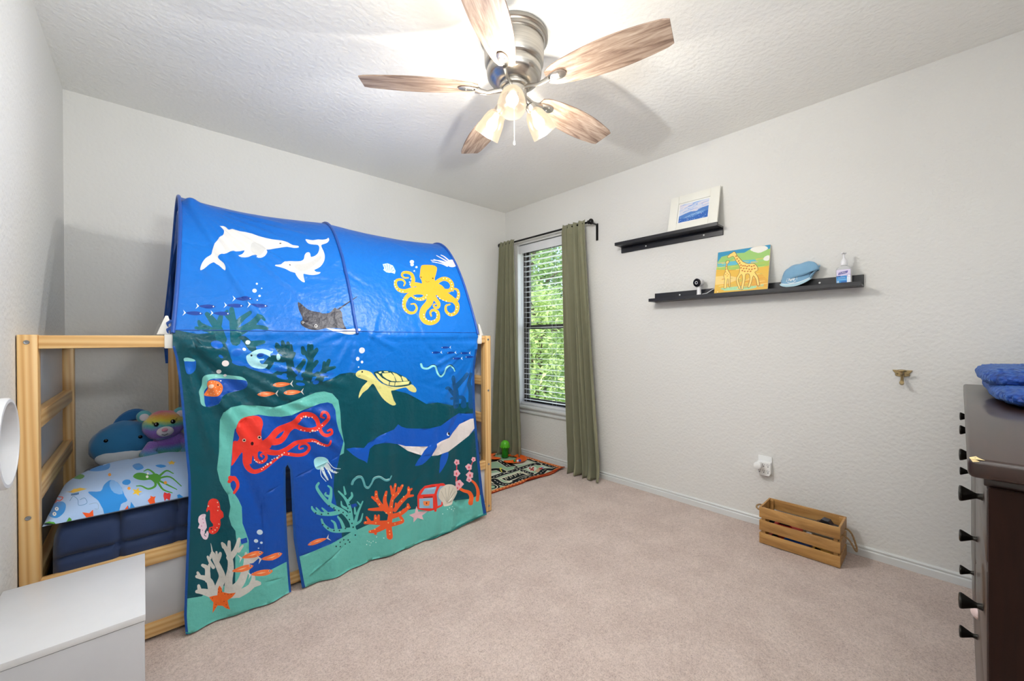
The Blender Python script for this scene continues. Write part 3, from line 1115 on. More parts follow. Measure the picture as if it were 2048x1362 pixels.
bear = thing('toy_bear', 'fluffy rainbow striped plush bear sitting behind the pillow', 'soft toy', (bx, by, .49))
# face direction: toward the pillow's front
ez = R_(6)
hd = MB().ell((0, 0, 0), (.082, .066, .074), seg=40, rings=26, warp=puff)
ho = hd.build('head', M_rain, bear, local=True); ho.location = MW[bear.name].inverted()@HD
MB().ell((bx+.025, by+.02, .588), (.075, .065, .088), seg=36, rings=24, warp=puff).build('body', M_rain2, bear)
for dx, m_ in ((-.072, M_teal), (.066, M_teal)):
    e_ = MB().ell((HD.x+dx, HD.y+.01, HD.z+.052), (.030, .018, .030), seg=20, rings=12, warp=puff).build('ear', m_, bear)
    MB().ell((HD.x+dx*1.0, HD.y-.008, HD.z+.050), (.018, .008, .018)).build('inner_ear', M_wfur, e_)
MB().ell((HD.x+.004, HD.y-.066, HD.z-.022), (.033, .022, .025), seg=24, rings=14).build('muzzle', M_wfur, bear)
MB().ell((HD.x+.002, HD.y-.090, HD.z-.010), (.012, .007, .009)).build('nose', M_pink, bear)
MB().tube([(HD.x-.010, HD.y-.086, HD.z-.031), (HD.x+.002, HD.y-.089, HD.z-.036), (HD.x+.014, HD.y-.086, HD.z-.030)], .0012, 6).build('mouth', M_eye, bear)
for dx, dz in ((-.028, .016), (.034, .022)):
    e_ = MB().ell((HD.x+dx, HD.y-.060, HD.z+dz), (.010, .007, .011)).build('eye', M_eye, bear)
    m = MB()
    sg = -1 if dx < 0 else 1
    for k in range(3):
        m.tube([(HD.x+dx+sg*.008, HD.y-.062, HD.z+dz+.003+k*.003), (HD.x+dx+sg*.017, HD.y-.060, HD.z+dz+.007+k*.005)], .0009, 5)
    m.build('eyelash', M_eye, e_)
    MB().ell((HD.x+dx-.003, HD.y-.067, HD.z+dz+.004), (.0025, .0015, .0025)).build('glint', M_wfur, e_)
for sg in (-1, 1):
    MB().tube([(bx+.02+sg*.06, by-.01, .62), (bx+.02+sg*.085, by-.05, .585), (bx+.02+sg*.06, by-.085, .565)], [.026, .028, .024], 14).build('arm', M_rain2, bear)
    MB().tube([(bx+.02+sg*.04, by-.01, .54), (bx+.02+sg*.065, by-.06, .555), (bx+.02+sg*.07, by-.095, .585)], [.030, .032, .028], 14).build('leg', M_rain2, bear)
# blue fish-shaped plush lying against the wall side
M_bplush = fabric('blue_plush', '#2f7fb4', .9, 250, .5, .5, '#2a72a6')
M_bplush2 = fabric('blue_plush_dark', '#2168a4', .9, 250, .5, .5)
bp = thing('toy_whale', 'round mid blue plush sea creature with small smile leaning at the back', 'soft toy', (-.06, 2.84, .49))
MB().ell((-.065, 2.83, .618), (.135, .075, .112), rot=(R_(-18), 0, 0), seg=40, rings=24, warp=puff).build('body', M_bplush, bp)
MB().ell((-.075, 2.785, .562), (.10, .045, .05), rot=(R_(-18), 0, 0), seg=30, rings=18).build('belly', fabric('plush_belly', '#dfe5ea', .9), bp)
fin = MB()
g = []
for i in range(15):
    u = i/14
    a_ = (-.115+.17*u, 2.86, .705+.05*math.sin(math.pi*u)**.7)
    row = []
    for k in range(9):
        t = 2*math.pi*k/8
        rr_ = (.030*math.sin(math.pi*min(1, u*.9+.08))**.6)
        row.append((a_[0], a_[1]+rr_*.6*math.cos(t), a_[2]+rr_*math.sin(t)))
    g.append(row)
fin.sheet(g).build('fin', M_bplush2, bp)
MB().ell((-.012, 2.764, .652), (.0085, .005, .0085)).build('eye', M_eye, bp)
MB().ell((-.135, 2.772, .652), (.0085, .005, .0085)).build('eye', M_eye, bp)
MB().tube([(-.078, 2.759, .628), (-.062, 2.756, .622), (-.045, 2.757, .627)], .0013, 6).build('mouth', M_bplush2, bp)
# little green toy beside the tent cloth
gt = thing('toy_turtle', 'small green and cream soft toy beside the tent cloth on the bed', 'soft toy', (.165, 2.40, .49))
MB().ell((.185, 2.43, .655), (.035, .05, .030), seg=20, rings=12, warp=puff).build('shell', fabric('green_felt', '#5c7f2f', .9), gt)
MB().ell((.172, 2.375, .648), (.020, .022, .018), seg=16, rings=10).build('head', fabric('cream_felt', '#d8cfae', .9), gt)
# toys at the foot end, seen past the cloth's right edge
ct = thing('toy_coral', 'coral red soft toy at the foot of the bed by the right post', 'soft toy', (1.60, 2.16, .49))
MB().ell((1.596, 2.155, .516), (.036, .034, .026), seg=24, rings=14, warp=puff).build('body', fabric('coral_felt', '#d8454f', .9), ct)
MB().ell((1.590, 2.140, .500), (.030, .026, .012), seg=20, rings=10).build('base', fabric('coral_dark', '#b33a3c', .9), ct)
ct2 = MB().tube([(1.575, 2.20, .50), (1.575, 2.20, .555), (1.576, 2.20, .60)], [.018, .020, .014], 14)
o = ct2.build('toy_block', fabric('pale_blue_felt', '#8fc4e0', .8), None)
tag(o, 'pale blue soft toy standing behind the coral toy at the bed foot', 'soft toy')

# ================================================================== tent over the bed
TZ, TYC, TW, TH = 1.168, 2.535, .505, .665      # springing height, mid depth, half width, arch height
def tprof():
    ys = []
    n_ = 400
    P = [(TYC-TW*math.cos(math.pi*i/n_), TZ+TH*(1-math.cos(math.pi*i/n_)**2)) for i in range(n_+1)]
    s_ = [0]
    for a_, b_ in zip(P, P[1:]): s_.append(s_[-1]+math.hypot(b_[0]-a_[0], b_[1]-a_[1]))
    return np.array(P), np.array(s_)
TP, TS = tprof()
ARC = TS[-1]
def lowY(z): return TYC-TW-.045*(1-np.clip(z, 0, TZ)/TZ)**1.0
def t_base(uv):
    """(x along the bed, w up the cloth) -> point on the undisturbed cloth, and its outward normal"""
    x, w_ = uv[:, 0], uv[:, 1]
    s_ = np.clip(w_-TZ, 0, ARC)
    up = w_ > TZ
    y = np.where(up, np.interp(s_, TS, TP[:, 0]), lowY(w_))
    z = np.where(up, np.interp(s_, TS, TP[:, 1]), np.maximum(w_, .006))
    back = w_ > TZ+ARC
    y = np.where(back, TYC+TW, y); z = np.where(back, TZ-(w_-TZ-ARC), z)
    dy = (y-TYC)/TW
    ny = np.where(up, 2*TH/TW*dy, -1.0); nz = np.where(up, 1.0, 0.0)
    l_ = np.hypot(ny, nz)
    ny = np.where(back, 1.0, ny/l_); nz = np.where(back, 0, nz/l_)
    return np.stack([x, y, z], 1), np.stack([x*0, ny, nz], 1)
def t_px2uv(px):
    d = ray(px)
    T0, T1 = np.full(len(d), .6), np.full(len(d), 4.2)
    n_ = 260
    ts = np.linspace(0, 1, n_)
    inside_prev = None
    res = np.full((len(d), 2), np.nan)
    for i in range(len(d)):
        t = 1.0+ts*3.0
        P = CC[None]+d[i][None]*t[:, None]
        y, z = P[:, 1], P[:, 2]
        ins = np.where(z <= TZ, y-lowY(z), TZ+TH*(1-((y-TYC)/TW)**2)-z)
        ins = np.where((z > TZ) & (y < TYC-TW), -1, ins)
        k = np.where((ins[1:] > 0) & (ins[:-1] <= 0))[0]
        if not len(k): continue
        a_, b_ = t[k[0]], t[k[0]+1]
        for _ in range(14):
            m_ = (a_+b_)/2
            q = CC+d[i]*m_
            f_ = (q[1]-lowY(q[2])) if q[2] <= TZ else (TZ+TH*(1-((q[1]-TYC)/TW)**2)-q[2] if q[1] >= TYC-TW else -1)
            if f_ > 0: b_ = m_
            else: a_ = m_
        q = CC+d[i]*b_
        if q[2] <= TZ: res[i] = (q[0], max(q[2], .0))
        else: res[i] = (q[0], TZ+np.interp(q[1], TP[:, 0], TS))
    return res
HOOPS = [.085, .80, 1.575]
def crease(x, w_, p0, p1, wd, amp):
    p0, p1 = np.array(p0), np.array(p1)
    d = p1-p0; L = np.linalg.norm(d); d = d/L
    q = np.stack([x, w_], 1)-p0
    t = q@d; s_ = q[:, 0]*-d[1]+q[:, 1]*d[0]
    fall = np.clip(np.minimum(t/.05, (L-t)/.12), 0, 1)
    return amp*np.exp(-(s_/wd)**2)*fall
rc = random.Random(21)
CRE = []
# folds that fan out from the front left rail end, and from the right rail end
for k in range(12):
    a_ = R_(-78+k*7.2); L = rc.uniform(.45, 1.0)
    CRE.append(((.11, 1.14), (.11+L*math.cos(a_), 1.14+L*math.sin(a_)), rc.uniform(.010, .020), rc.uniform(.009, .018)*rc.choice((1, 1, -.6))))
for k in range(9):
    a_ = R_(186+k*9); L = rc.uniform(.2, .6)
    CRE.append(((1.565, 1.12), (1.565+L*math.cos(a_), 1.12+L*math.sin(a_)), rc.uniform(.009, .014), rc.uniform(.006, .011)))
for k in range(7):      # around the middle hoop's foot
    a_ = R_(200+k*22); L = rc.uniform(.12, .3)
    CRE.append(((.80, 1.20), (.80+L*math.cos(a_), 1.20+L*math.sin(a_)), .011, .009))
for k in range(8):      # tension lines on the arch from the upper left corner
    a_ = R_(-4-k*9); L = rc.uniform(.4, .9)
    CRE.append(((.10, 1.90), (.10+L*math.cos(a_), 1.90+L*math.sin(a_)), .014, .011))
for k in range(120):     # small random packing creases
    x_, y_ = rc.uniform(.15, 1.5), rc.uniform(.05, 1.75); a_ = rc.uniform(0, 3.14); L = rc.uniform(.08, .3)
    CRE.append(((x_, y_), (x_+L*math.cos(a_), y_+L*math.sin(a_)), .009, rc.uniform(-.0065, .0065)))
def t_xyz(uv):
    P, Nn = t_base(uv)
    x, w_ = uv[:, 0], uv[:, 1]
    h = np.zeros(len(uv))
    for c_ in CRE: h += crease(x, w_, *c_)
    low = np.clip((TZ-w_)/TZ, 0, 1)
    nz = np.array([noise.noise(Vector((a_*3.0, b_*1.6, 2)))*.010+noise.noise(Vector((a_*9, b_*6, 5)))*.0035+noise.noise(Vector((a_*26, b_*18, 9)))*.0012 for a_, b_ in uv])
    h += nz*(.35+.65*low)
    # hanging folds of the front flap
    h += low**.7*(.010*np.sin(x*21+.8*np.sin(w_*4))+.006*np.sin(x*47+1.5))*np.where(w_ < TZ, 1, 0)
    h -= .006*np.exp(-((w_-1.130)/.012)**2)*(w_ < TZ+.05)     # nipped in under the rail
    h += .0035*np.clip((w_-1.106)/.006, 0, 1)*np.clip((1.162-w_)/.006, 0, 1)     # drawn over the rail
    # the arch sags between its hoops and follows them
    up = w_ > TZ
    sag = np.where(x < HOOPS[1], np.sin(math.pi*np.clip((x-HOOPS[0])/(HOOPS[1]-HOOPS[0]), 0, 1)), np.sin(math.pi*np.clip((x-HOOPS[1])/(HOOPS[2]-HOOPS[1]), 0, 1)))
    arc = np.clip((w_-TZ)/ARC, 0, 1)
    h -= np.where(up, .020*sag*np.sin(math.pi*arc)**.8, 0)
    h = np.where(up, h, np.maximum(h, -.004*(1-low)-.03*low))
    P = P+Nn*h[:, None]
    P[:, 0] += np.where(up, (.045*np.sin(math.pi*arc)**.9)*np.clip(1-(x-HOOPS[0])/.25, 0, 1), 0)
    P[:, 2] = np.maximum(P[:, 2], .004)
    return P
LE = [(371, 1267), (368, 1230), (371, 1150), (374, 1080), (377, 1000), (376, 950), (371, 900), (364, 820), (358, 760), (351, 715), (345, 694)]
BE1 = [(584, 1191), (560, 1203), (530, 1218), (495, 1238), (460, 1252), (425, 1263), (395, 1269)]
SL = [(605, 1185), (600, 1150), (593, 1110), (588, 1080), (585, 1030), (583, 980), (581, 940), (576, 930), (572, 936), (572, 990), (574, 1050), (577, 1100), (580, 1140)]
BE2 = [(971, 1028), (900, 1063), (800, 1106), (700, 1149), (640, 1174)]
RE = [(951, 700), (949, 740), (949, 790), (950, 830), (953, 870), (957, 915), (960, 945), (964, 985)]
lowpx = RE+BE2+SL+BE1+LE
lowuv = t_px2uv(np.array(lowpx, float))
outl = [tuple(p) for p in lowuv]
topW = TZ+ARC
outl = outl+[(HOOPS[0], 1.15), (HOOPS[0], TZ), (HOOPS[0], topW), (HOOPS[0]+.01, topW+.16), (HOOPS[2]-.01, topW+.16), (HOOPS[2], topW), (HOOPS[2], TZ), (HOOPS[2], 1.15)]
TA = Art()
Z1, Z2, Z3, Z4, Z5, Z6 = (340, 390, 4.255), (640, 430, 4.697), (340, 680, 4.864), (660, 680, 4.865), (340, 940, 4.006), (600, 900, 4.865)
TEAL, TEAL2, AQUA, NAVY, DEEP, WHT = '#014b58', '#045e6b', '#63b9af', '#0b3a92', '#074aa8', '#d8d6d4'
RED, ORG, YEL, CYA, BLK = '#e8382c', '#f0642c', '#e9a92f', '#a6dde6', '#2b2a36'
A = TA
# --- sea hill
A.frame(0, 0, 1)
A.poly(TEAL, [(330, 672), (352, 660), (372, 664), (395, 668), (430, 666), (450, 682), (461, 716), (465, 724), (492, 732), (520, 738), (548, 747), (580, 758), (620, 763), (645, 763), (663, 757), (680, 748), (700, 745), (722, 747), (745, 758), (770, 772), (791, 781), (815, 787), (835, 797), (853, 808), (875, 805), (905, 811), (935, 804), (960, 800), (1010, 800), (1010, 1110), (300, 1330), (300, 700)])
# corals on the hill
A.frame(*Z1)
for p_, a_, b_ in (([(560, 1240), (545, 1140), (530, 1050), (520, 970)], 90, 44), ([(545, 1120), (610, 1050), (680, 1000)], 60, 34), ([(560, 1180), (680, 1110), (760, 1040), (800, 1060)], 80, 30), ([(660, 1130), (740, 1120), (825, 1140)], 50, 26),
                   ([(740, 1060), (745, 1025)], 34, 22), ([(440, 1230), (400, 1130), (340, 1050), (300, 1010)], 90, 36), ([(400, 1150), (420, 1060), (430, 1010)], 60, 34), ([(360, 1160), (260, 1110), (235, 1075)], 60, 26), ([(330, 1150), (215, 1130)], 44, 24),
                   ([(520, 1060), (470, 1010), (480, 985)], 44, 26), ([(700, 1300), (640, 1230), (600, 1210)], 70, 30), ([(700, 1270), (800, 1250)], 60, 30), ([(250, 1300), (200, 1220)], 60, 30), ([(1000, 1362), (970, 1290), (960, 1250)], 60, 30), ([(940, 1330), (905, 1290)], 50, 26), ([(1030, 1340), (1030, 1280)], 50, 24), ([(1200, 1362), (1180, 1280)], 60, 30), ([(1140, 1340), (1130, 1300)], 50, 30), ([(1230, 1340), (1250, 1310)], 40, 24)):
    A.stroke(TEAL2 if p_[0][1] < 1290 else TEAL, p_, a_, b_)
A.frame(*Z3)
for p_, a_, b_ in (([(1180, 400), (1170, 250), (1140, 160), (1110, 60)], 90, 40), ([(1150, 200), (1080, 100), (1040, 40)], 60, 34), ([(1170, 180), (1210, 130)], 50, 30), ([(1150, 120), (1150, 30)], 50, 34), ([(1200, 340), (1280, 240), (1300, 200)], 60, 40),
                   ([(1330, 420), (1350, 300), (1370, 180), (1375, 60)], 90, 44), ([(1370, 190), (1310, 110)], 60, 34), ([(1370, 170), (1430, 100)], 60, 34), ([(1360, 300), (1430, 210)], 60, 36), ([(1440, 400), (1500, 300), (1545, 200)], 70, 36), ([(1510, 290), (1600, 265)], 50, 26), ([(1500, 270), (1500, 220)], 40, 30),
                   ([(900, 300), (960, 220), (1000, 180), (1100, 190)], 90, 60), ([(1030, 340), (1100, 300), (1150, 310)], 60, 40), ([(1300, 340), (1420, 330), (1520, 340)], 60, 40)):
    A.stroke(TEAL, p_, a_, b_)
BLU = '#0a60c2'
for x, y, r, r2, t in ((455, 45, 60, 40, .1), (650, 125, 34, 55, 1.3), (1270, 430, 44, 16, .1), (1420, 412, 30, 20, -.2), (1090, 362, 62, 18, .25), (1070, 285, 66, 22, .15), (1215, 300, 50, 16, .9), (1430, 280, 60, 22, -.8), (1525, 335, 70, 14, -.1), (670, 225, 75, 24, .2), (860, 280, 150, 26, .28), (490, 160, 26, 14, .5)):
    A.dot(BLU, x, y, r, r2, t)
A.poly(BLU, [(135, 180), (150, 176), (235, 190), (250, 230), (245, 290), (200, 328), (160, 320), (140, 240)], 3)
A.poly('#8fd2d0', [(132, 178), (170, 170), (235, 190), (232, 208), (160, 205), (136, 205)], 2)
A.frame(*Z4)
for p_, a_, b_ in (([(1230, 640), (1230, 500), (1200, 400), (1200, 360)], 60, 30), ([(1230, 460), (1290, 390), (1330, 330)], 50, 26), ([(1220, 540), (1150, 470), (1130, 470)], 44, 26), ([(1370, 640), (1370, 500), (1350, 420), (1370, 330)], 60, 30), ([(1300, 640), (1290, 560), (1180, 570)], 50, 26), ([(1380, 480), (1410, 420)], 44, 24)):
    A.stroke('#0a4f86', p_, a_, b_)
# --- cave: aqua rim and blue inside
A.frame(*Z3)
cave_o = [(455, 1362), (462, 1240), (478, 1100), (485, 900), (490, 780), (520, 705), (590, 655), (700, 632), (850, 640), (1000, 652), (1120, 628), (1300, 560), (1420, 512), (1500, 500), (1575, 520), (1635, 585), (1655, 700), (1665, 850), (1690, 980)]
cave_i = [(1688, 985), (1665, 930), (1640, 880), (1612, 790), (1605, 680), (1575, 620), (1530, 605), (1460, 620), (1300, 680), (1180, 730), (1080, 748), (960, 742), (860, 726), (740, 748), (670, 800), (628, 870), (613, 990), (604, 1120), (588, 1250), (583, 1362)]
P5 = lambda pts: [((x/4.006+340-340)*4.864, (y/4.006+940-680)*4.864) for x, y in pts]
P6 = lambda pts: [((x/4.865+600-340)*4.864, (y/4.865+900-680)*4.864) for x, y in pts]
rim_r = P5([(480, 20), (485, 130), (510, 180), (545, 230), (572, 290), (577, 420), (600, 480), (628, 560), (635, 830)])
rim_l = P5([(380, 0), (400, 90), (430, 150), (465, 200), (482, 290), (470, 370), (490, 440), (520, 480), (528, 560), (520, 700), (520, 900)])
right_b = P6([(405, 860), (400, 800), (340, 500), (322, 400), (320, 320), (332, 230), (362, 140), (390, 30)])
A.poly(AQUA, cave_o+[(1700, 1010), (1690, 1100)]+[(900, 1500), (900, 2350)]+list(reversed(rim_l)))
A.poly(DEEP, [(1688, 985)]+cave_i[1:]+rim_r+P5([(700, 900), (940, 860), (1100, 860), (1442, 560)])+right_b)
# --- sand
A.frame(0, 0, 1)
A.poly(AQUA, [(360, 1197), (376, 1196), (404, 1194), (425, 1180), (490, 1160), (535, 1139), (575, 1125), (600, 1113), (627, 1102), (660, 1085), (700, 1067), (735, 1051), (770, 1040), (800, 1022), (838, 1018), (870, 1017), (905, 1001), (938, 997), (962, 988), (1010, 975), (1010, 1120), (300, 1340), (300, 1197)])
# --- red octopus in the cave
A.frame(*Z3)
A.poly(RED, [(615, 990), (655, 985), (672, 945), (640, 885), (648, 820), (690, 770), (760, 740), (850, 738), (890, 765), (902, 820), (882, 880), (886, 950), (915, 1000), (980, 1000), (960, 1060), (880, 1065), (840, 1110), (800, 1130), (790, 1200), (735, 1200), (712, 1150), (700, 1090), (640, 1180), (596, 1225), (606, 1150)], 2)
for p_, a_, b_ in (([(900, 1020), (980, 950), (1040, 890), (1120, 852), (1200, 815), (1245, 765), (1300, 728), (1370, 728), (1425, 770), (1450, 840), (1475, 905), (1520, 925), (1568, 905), (1562, 868), (1530, 882)], 74, 18),
                   ([(960, 985), (1060, 985), (1120, 940), (1165, 870), (1220, 840), (1300, 868), (1400, 868), (1480, 830), (1532, 760), (1520, 708), (1478, 702), (1462, 740), (1490, 755)], 64, 16),
                   ([(880, 1050), (960, 1085), (1050, 1095), (1130, 1070), (1220, 1012), (1300, 985), (1400, 978), (1470, 1012), (1530, 1022), (1552, 975)], 60, 18),
                   ([(1000, 1090), (1150, 1112), (1250, 1122), (1330, 1100), (1358, 1050), (1325, 1010), (1270, 1025), (1262, 1062), (1300, 1055)], 40, 12),
                   ([(740, 1110), (738, 1190), (765, 1250), (820, 1280), (900, 1252), (980, 1195), (1060, 1142), (1130, 1105)], 66, 12),
                   ([(830, 1090), (835, 1150), (870, 1185), (915, 1170), (935, 1130), (905, 1102), (878, 1118), (892, 1132)], 44, 12), ([(575, 1375), (620, 1335), (652, 1375)], 34, 30)):
    A.stroke(RED, p_, a_, b_)
A.frame(*Z5); A.stroke(RED, [(482, 62), (525, 75), (542, 125), (512, 180)], 36, 20)
A.frame(*Z3)
for x, y, r in ((718, 972, 17), (867, 945, 17)):
    A.dot('#f1d9c4', x, y, r); A.dot('#141018', x, y, r*.62)
A.dot('#3a1418', 797, 1005, 15, 18)
A.dots('#f4dccb', [(1275, 760), (1300, 745), (1325, 747), (1352, 755), (1385, 752), (1275, 875), (1310, 882), (1360, 897), (1380, 880), (1405, 882), (1430, 877), (1450, 860), (1480, 830), (1385, 985), (1405, 990), (1420, 992), (1440, 1005), (1458, 1015), (1478, 1020), (1498, 1030), (820, 1165), (835, 1180), (850, 1185), (870, 1188), (895, 1175), (890, 1255), (905, 1235), (925, 1220), (990, 1160), (1012, 1150), (1060, 1125), (1115, 1100), (1160, 1112)], 6)
A.dots('#f4dccb', [(1322, 747), (945, 1205), (978, 1190), (1043, 1145), (1092, 1118), (1380, 880), (1440, 1005)], 11)
# puffer fish pocket
A.poly('#7cc6be', [(280, 500), (310, 440), (315, 370), (350, 338), (450, 332), (600, 345), (700, 360), (745, 400), (745, 450), (690, 490), (620, 505), (550, 520), (500, 560), (475, 620), (420, 645), (350, 650), (300, 620), (288, 550)], 3)
A.poly(DEEP, [(350, 650), (335, 570), (335, 500), (362, 460), (362, 400), (420, 375), (560, 378), (700, 388), (748, 405), (742, 460), (690, 490), (620, 505), (550, 520), (500, 560), (475, 620), (420, 645)], 2)
pf = [(375, 395), (430, 392), (480, 410), (512, 450), (505, 500), (470, 540), (410, 552), (335, 540), (355, 500), (370, 470), (360, 430)]
A.poly('#f27d3c', pf, 3)
A.poly('#f6cdb4', [(378, 435), (415, 430), (425, 450), (400, 470), (375, 460)], 2)
A.dots('#fad8b8', [(400, 410), (430, 405), (455, 415), (480, 440), (440, 460), (450, 490), (420, 500), (400, 520), (370, 530), (380, 490), (430, 530), (460, 520), (480, 500), (490, 470)], 4)
A.dot('#1c1a2a', 464, 436, 8)
A.poly('#a9dfe8', [(738, 155), (765, 135), (795, 115), (840, 95), (900, 86), (955, 98), (985, 112), (1000, 108), (995, 122), (968, 135), (970, 165), (935, 145), (890, 128), (850, 135), (838, 160), (865, 185), (910, 180), (905, 195), (865, 200), (885, 232), (945, 235), (920, 275), (860, 278), (800, 262), (765, 235), (742, 195)], 2)
A.poly(DEEP, [(838, 150), (860, 128), (900, 130), (905, 150), (870, 168)], 2)
A.dot('#141420', 788, 150, 10); A.dot('#a9dfe8', 1048, 165, 20, 32)
for x, y, r in ((760, 22, 24), (719, 88, 16), (534, 226, 35), (477, 308, 24), (537, 345, 15), (494, 397, 8)): A.dot('#e6dcdc', x, y, r, r*.85)

def fish(cx, cy, L, Hh, ang, col, tail, heading=1, belly=None):
    ca, sa = math.cos(ang), math.sin(ang)
    def q(x, y): return (cx+(x*heading)*ca-y*sa, cy+(x*heading)*sa+y*ca)
    A.poly(tail, [q(-L*.44, 0), q(-L*.62, -Hh*.75), q(-L*.56, -Hh*.2), q(-L*.54, 0), q(-L*.56, Hh*.2), q(-L*.62, Hh*.75)])
    A.poly(col, [q(L*.5, 0), q(L*.3, -Hh*.42), q(0, -Hh*.5), q(-L*.3, -Hh*.3), q(-L*.46, 0), q(-L*.3, Hh*.3), q(0, Hh*.5), q(L*.3, Hh*.42)], 2)
    if belly: A.poly(belly, [q(L*.2, -Hh*.05), q(0, Hh*.1), q(-L*.25, 0), q(0, -Hh*.12)])
    if belly: A.dot('#f6e6dc', *q(L*.36, -Hh*.1), Hh*.18); A.dot('#15121c', *q(L*.36, -Hh*.1), Hh*.12)
    else: A.dot('#e6eef6', *q(L*.36, -Hh*.05), Hh*.17)
OF, OB = '#ef7a45', '#f8b98a'
for x, y in ((1085, 432), (935, 523), (1190, 509)): fish(x, y, 185, 46, -.06, OF, WHT, -1, OB)
A.frame(*Z1)
for x, y in ((625, 880), (298, 945), (548, 937), (757, 938), (187, 1005), (430, 1006)): fish(x, y, 160, 34, .04, NAVY, '#dbe7ef', 1)
A.frame(*Z4)
for x, y in ((1122, 73), (1035, 122), (1172, 124), (1305, 128), (1232, 180), (1350, 165)): fish(x, y, 88, 22, -.04, NAVY, '#dbe7ef', -1)
# dolphins
A.frame(*Z1)
A.poly(WHT, [(395, 250), (430, 250), (465, 268), (490, 285), (560, 285), (640, 300), (760, 330), (880, 355), (960, 367), (1010, 385), (1050, 408), (1095, 415), (1100, 430), (1060, 433), (1000, 422), (940, 430), (880, 440), (825, 455), (830, 480), (810, 505), (775, 521), (738, 522), (745, 505), (740, 490), (700, 510), (640, 518), (590, 513), (583, 502), (615, 490), (635, 465), (560, 468), (500, 475), (440, 490), (395, 505), (380, 520), (400, 545), (435, 575), (455, 610), (452, 634), (425, 615), (395, 590), (365, 575), (340, 562), (300, 580), (270, 605), (240, 625), (217, 628), (218, 600), (235, 560), (265, 525), (300, 505), (318, 490), (325, 460), (345, 410), (375, 370), (410, 340), (435, 320), (437, 295), (420, 270)], 2)
A.poly('#c9c8c6', [(700, 400), (760, 395), (800, 420), (815, 450), (770, 500), (720, 490), (690, 450)], 3)
A.dot('#3b3030', 945, 391, 9, 5)
A.poly(WHT, [(1158, 362), (1180, 365), (1220, 373), (1265, 368), (1300, 372), (1335, 368), (1350, 358), (1357, 378), (1340, 400), (1310, 410), (1290, 420), (1300, 450), (1318, 490), (1320, 530), (1310, 565), (1285, 600), (1250, 620), (1232, 630), (1250, 645), (1285, 650), (1270, 664), (1230, 672), (1190, 670), (1150, 662), (1138, 665), (1142, 690), (1153, 732), (1130, 728), (1100, 700), (1075, 665), (1068, 652), (1030, 640), (985, 615), (940, 600), (900, 590), (905, 580), (950, 578), (980, 560), (1020, 548), (1070, 550), (1120, 548), (1145, 530), (1150, 500), (1165, 478), (1190, 475), (1200, 495), (1205, 515), (1240, 505), (1265, 480), (1275, 440), (1262, 415), (1225, 410), (1185, 400), (1165, 380)], 2)
A.poly('#c4c3c1', [(1060, 580), (1150, 575), (1220, 545), (1280, 500), (1290, 530), (1240, 580), (1180, 625), (1100, 640)], 3)
A.dot('#3b3030', 1023, 588, 8)
for x, y, r in ((742, 747, 10), (722, 807, 19), (783, 786, 6), (765, 852, 11), (745, 888, 6), (664, 1254, 21), (630, 1313, 15), (1632, 1324, 25)): A.dot('#dff0fa', x, y, r, r*.9)
# ray
A.poly(BLK, [(1090, 905), (1130, 930), (1170, 965), (1220, 985), (1280, 995), (1300, 1005), (1360, 1000), (1385, 975), (1405, 958), (1425, 970), (1445, 975), (1465, 1000), (1468, 1050), (1480, 1100), (1500, 1145), (1440, 1135), (1330, 1132), (1270, 1147), (1210, 1147), (1150, 1127), (1113, 1097), (1113, 1075), (1128, 1060), (1125, 1030), (1100, 975)], 2)
A.stroke(BLK, [(1430, 975), (1510, 920), (1590, 866)], 15, 6)
A.poly(WHT, [(1330, 1130), (1400, 1140), (1500, 1147), (1615, 1138), (1602, 1168), (1550, 1188), (1480, 1182), (1400, 1162)], 2)
for x, y, r in ((1131, 1085, 10), (1243, 1113, 14)): A.dot(WHT, x, y, r); A.dot('#14121a', x-1, y, r*.6)
# yellow octopus
A.frame(*Z2)
A.poly(YEL, [(958, 468), (985, 455), (1065, 459), (1100, 476), (1106, 500), (1094, 555), (1084, 590), (1100, 625), (1150, 655), (1180, 700), (1150, 740), (1090, 750), (1050, 800), (1010, 790), (990, 750), (930, 730), (900, 690), (930, 655), (965, 640), (962, 600), (945, 570), (950, 520)], 2)
for p_, a_, b_ in (([(980, 660), (900, 640), (872, 650), (885, 600), (870, 545), (830, 526), (790, 530), (778, 555), (800, 578), (838, 578)], 44, 14),
                   ([(960, 690), (880, 690), (800, 708), (740, 690), (715, 640), (730, 602), (780, 597), (806, 625), (795, 655)], 46, 12),
                   ([(980, 715), (900, 718), (830, 755), (798, 810), (800, 870), (840, 910), (890, 910), (915, 870), (895, 830), (860, 832)], 50, 12),
                   ([(1010, 745), (970, 780), (915, 780), (870, 755)], 44, 18),
                   ([(1050, 750), (1030, 820), (980, 880), (965, 950), (1000, 1000), (1060, 1008), (1110, 975), (1110, 910), (1070, 888), (1042, 910), (1050, 945)], 72, 14),
                   ([(1060, 740), (1090, 785), (1120, 830), (1110, 865), (1080, 860), (1075, 835), (1100, 832)], 44, 10),
                   ([(1090, 700), (1180, 740), (1260, 800), (1292, 850), (1280, 910), (1230, 935), (1188, 900), (1188, 850), (1225, 836)], 56, 14),
                   ([(1100, 700), (1150, 770), (1230, 800), (1290, 790), (1305, 740), (1290, 700), (1257, 690), (1252, 712)], 44, 12),
                   ([(1080, 650), (1120, 612), (1170, 592), (1220, 612), (1245, 660), (1220, 705), (1150, 700), (1100, 680)], 40, 34)):
    A.stroke(YEL, p_, a_, b_)
WD = '#e8dfc2'
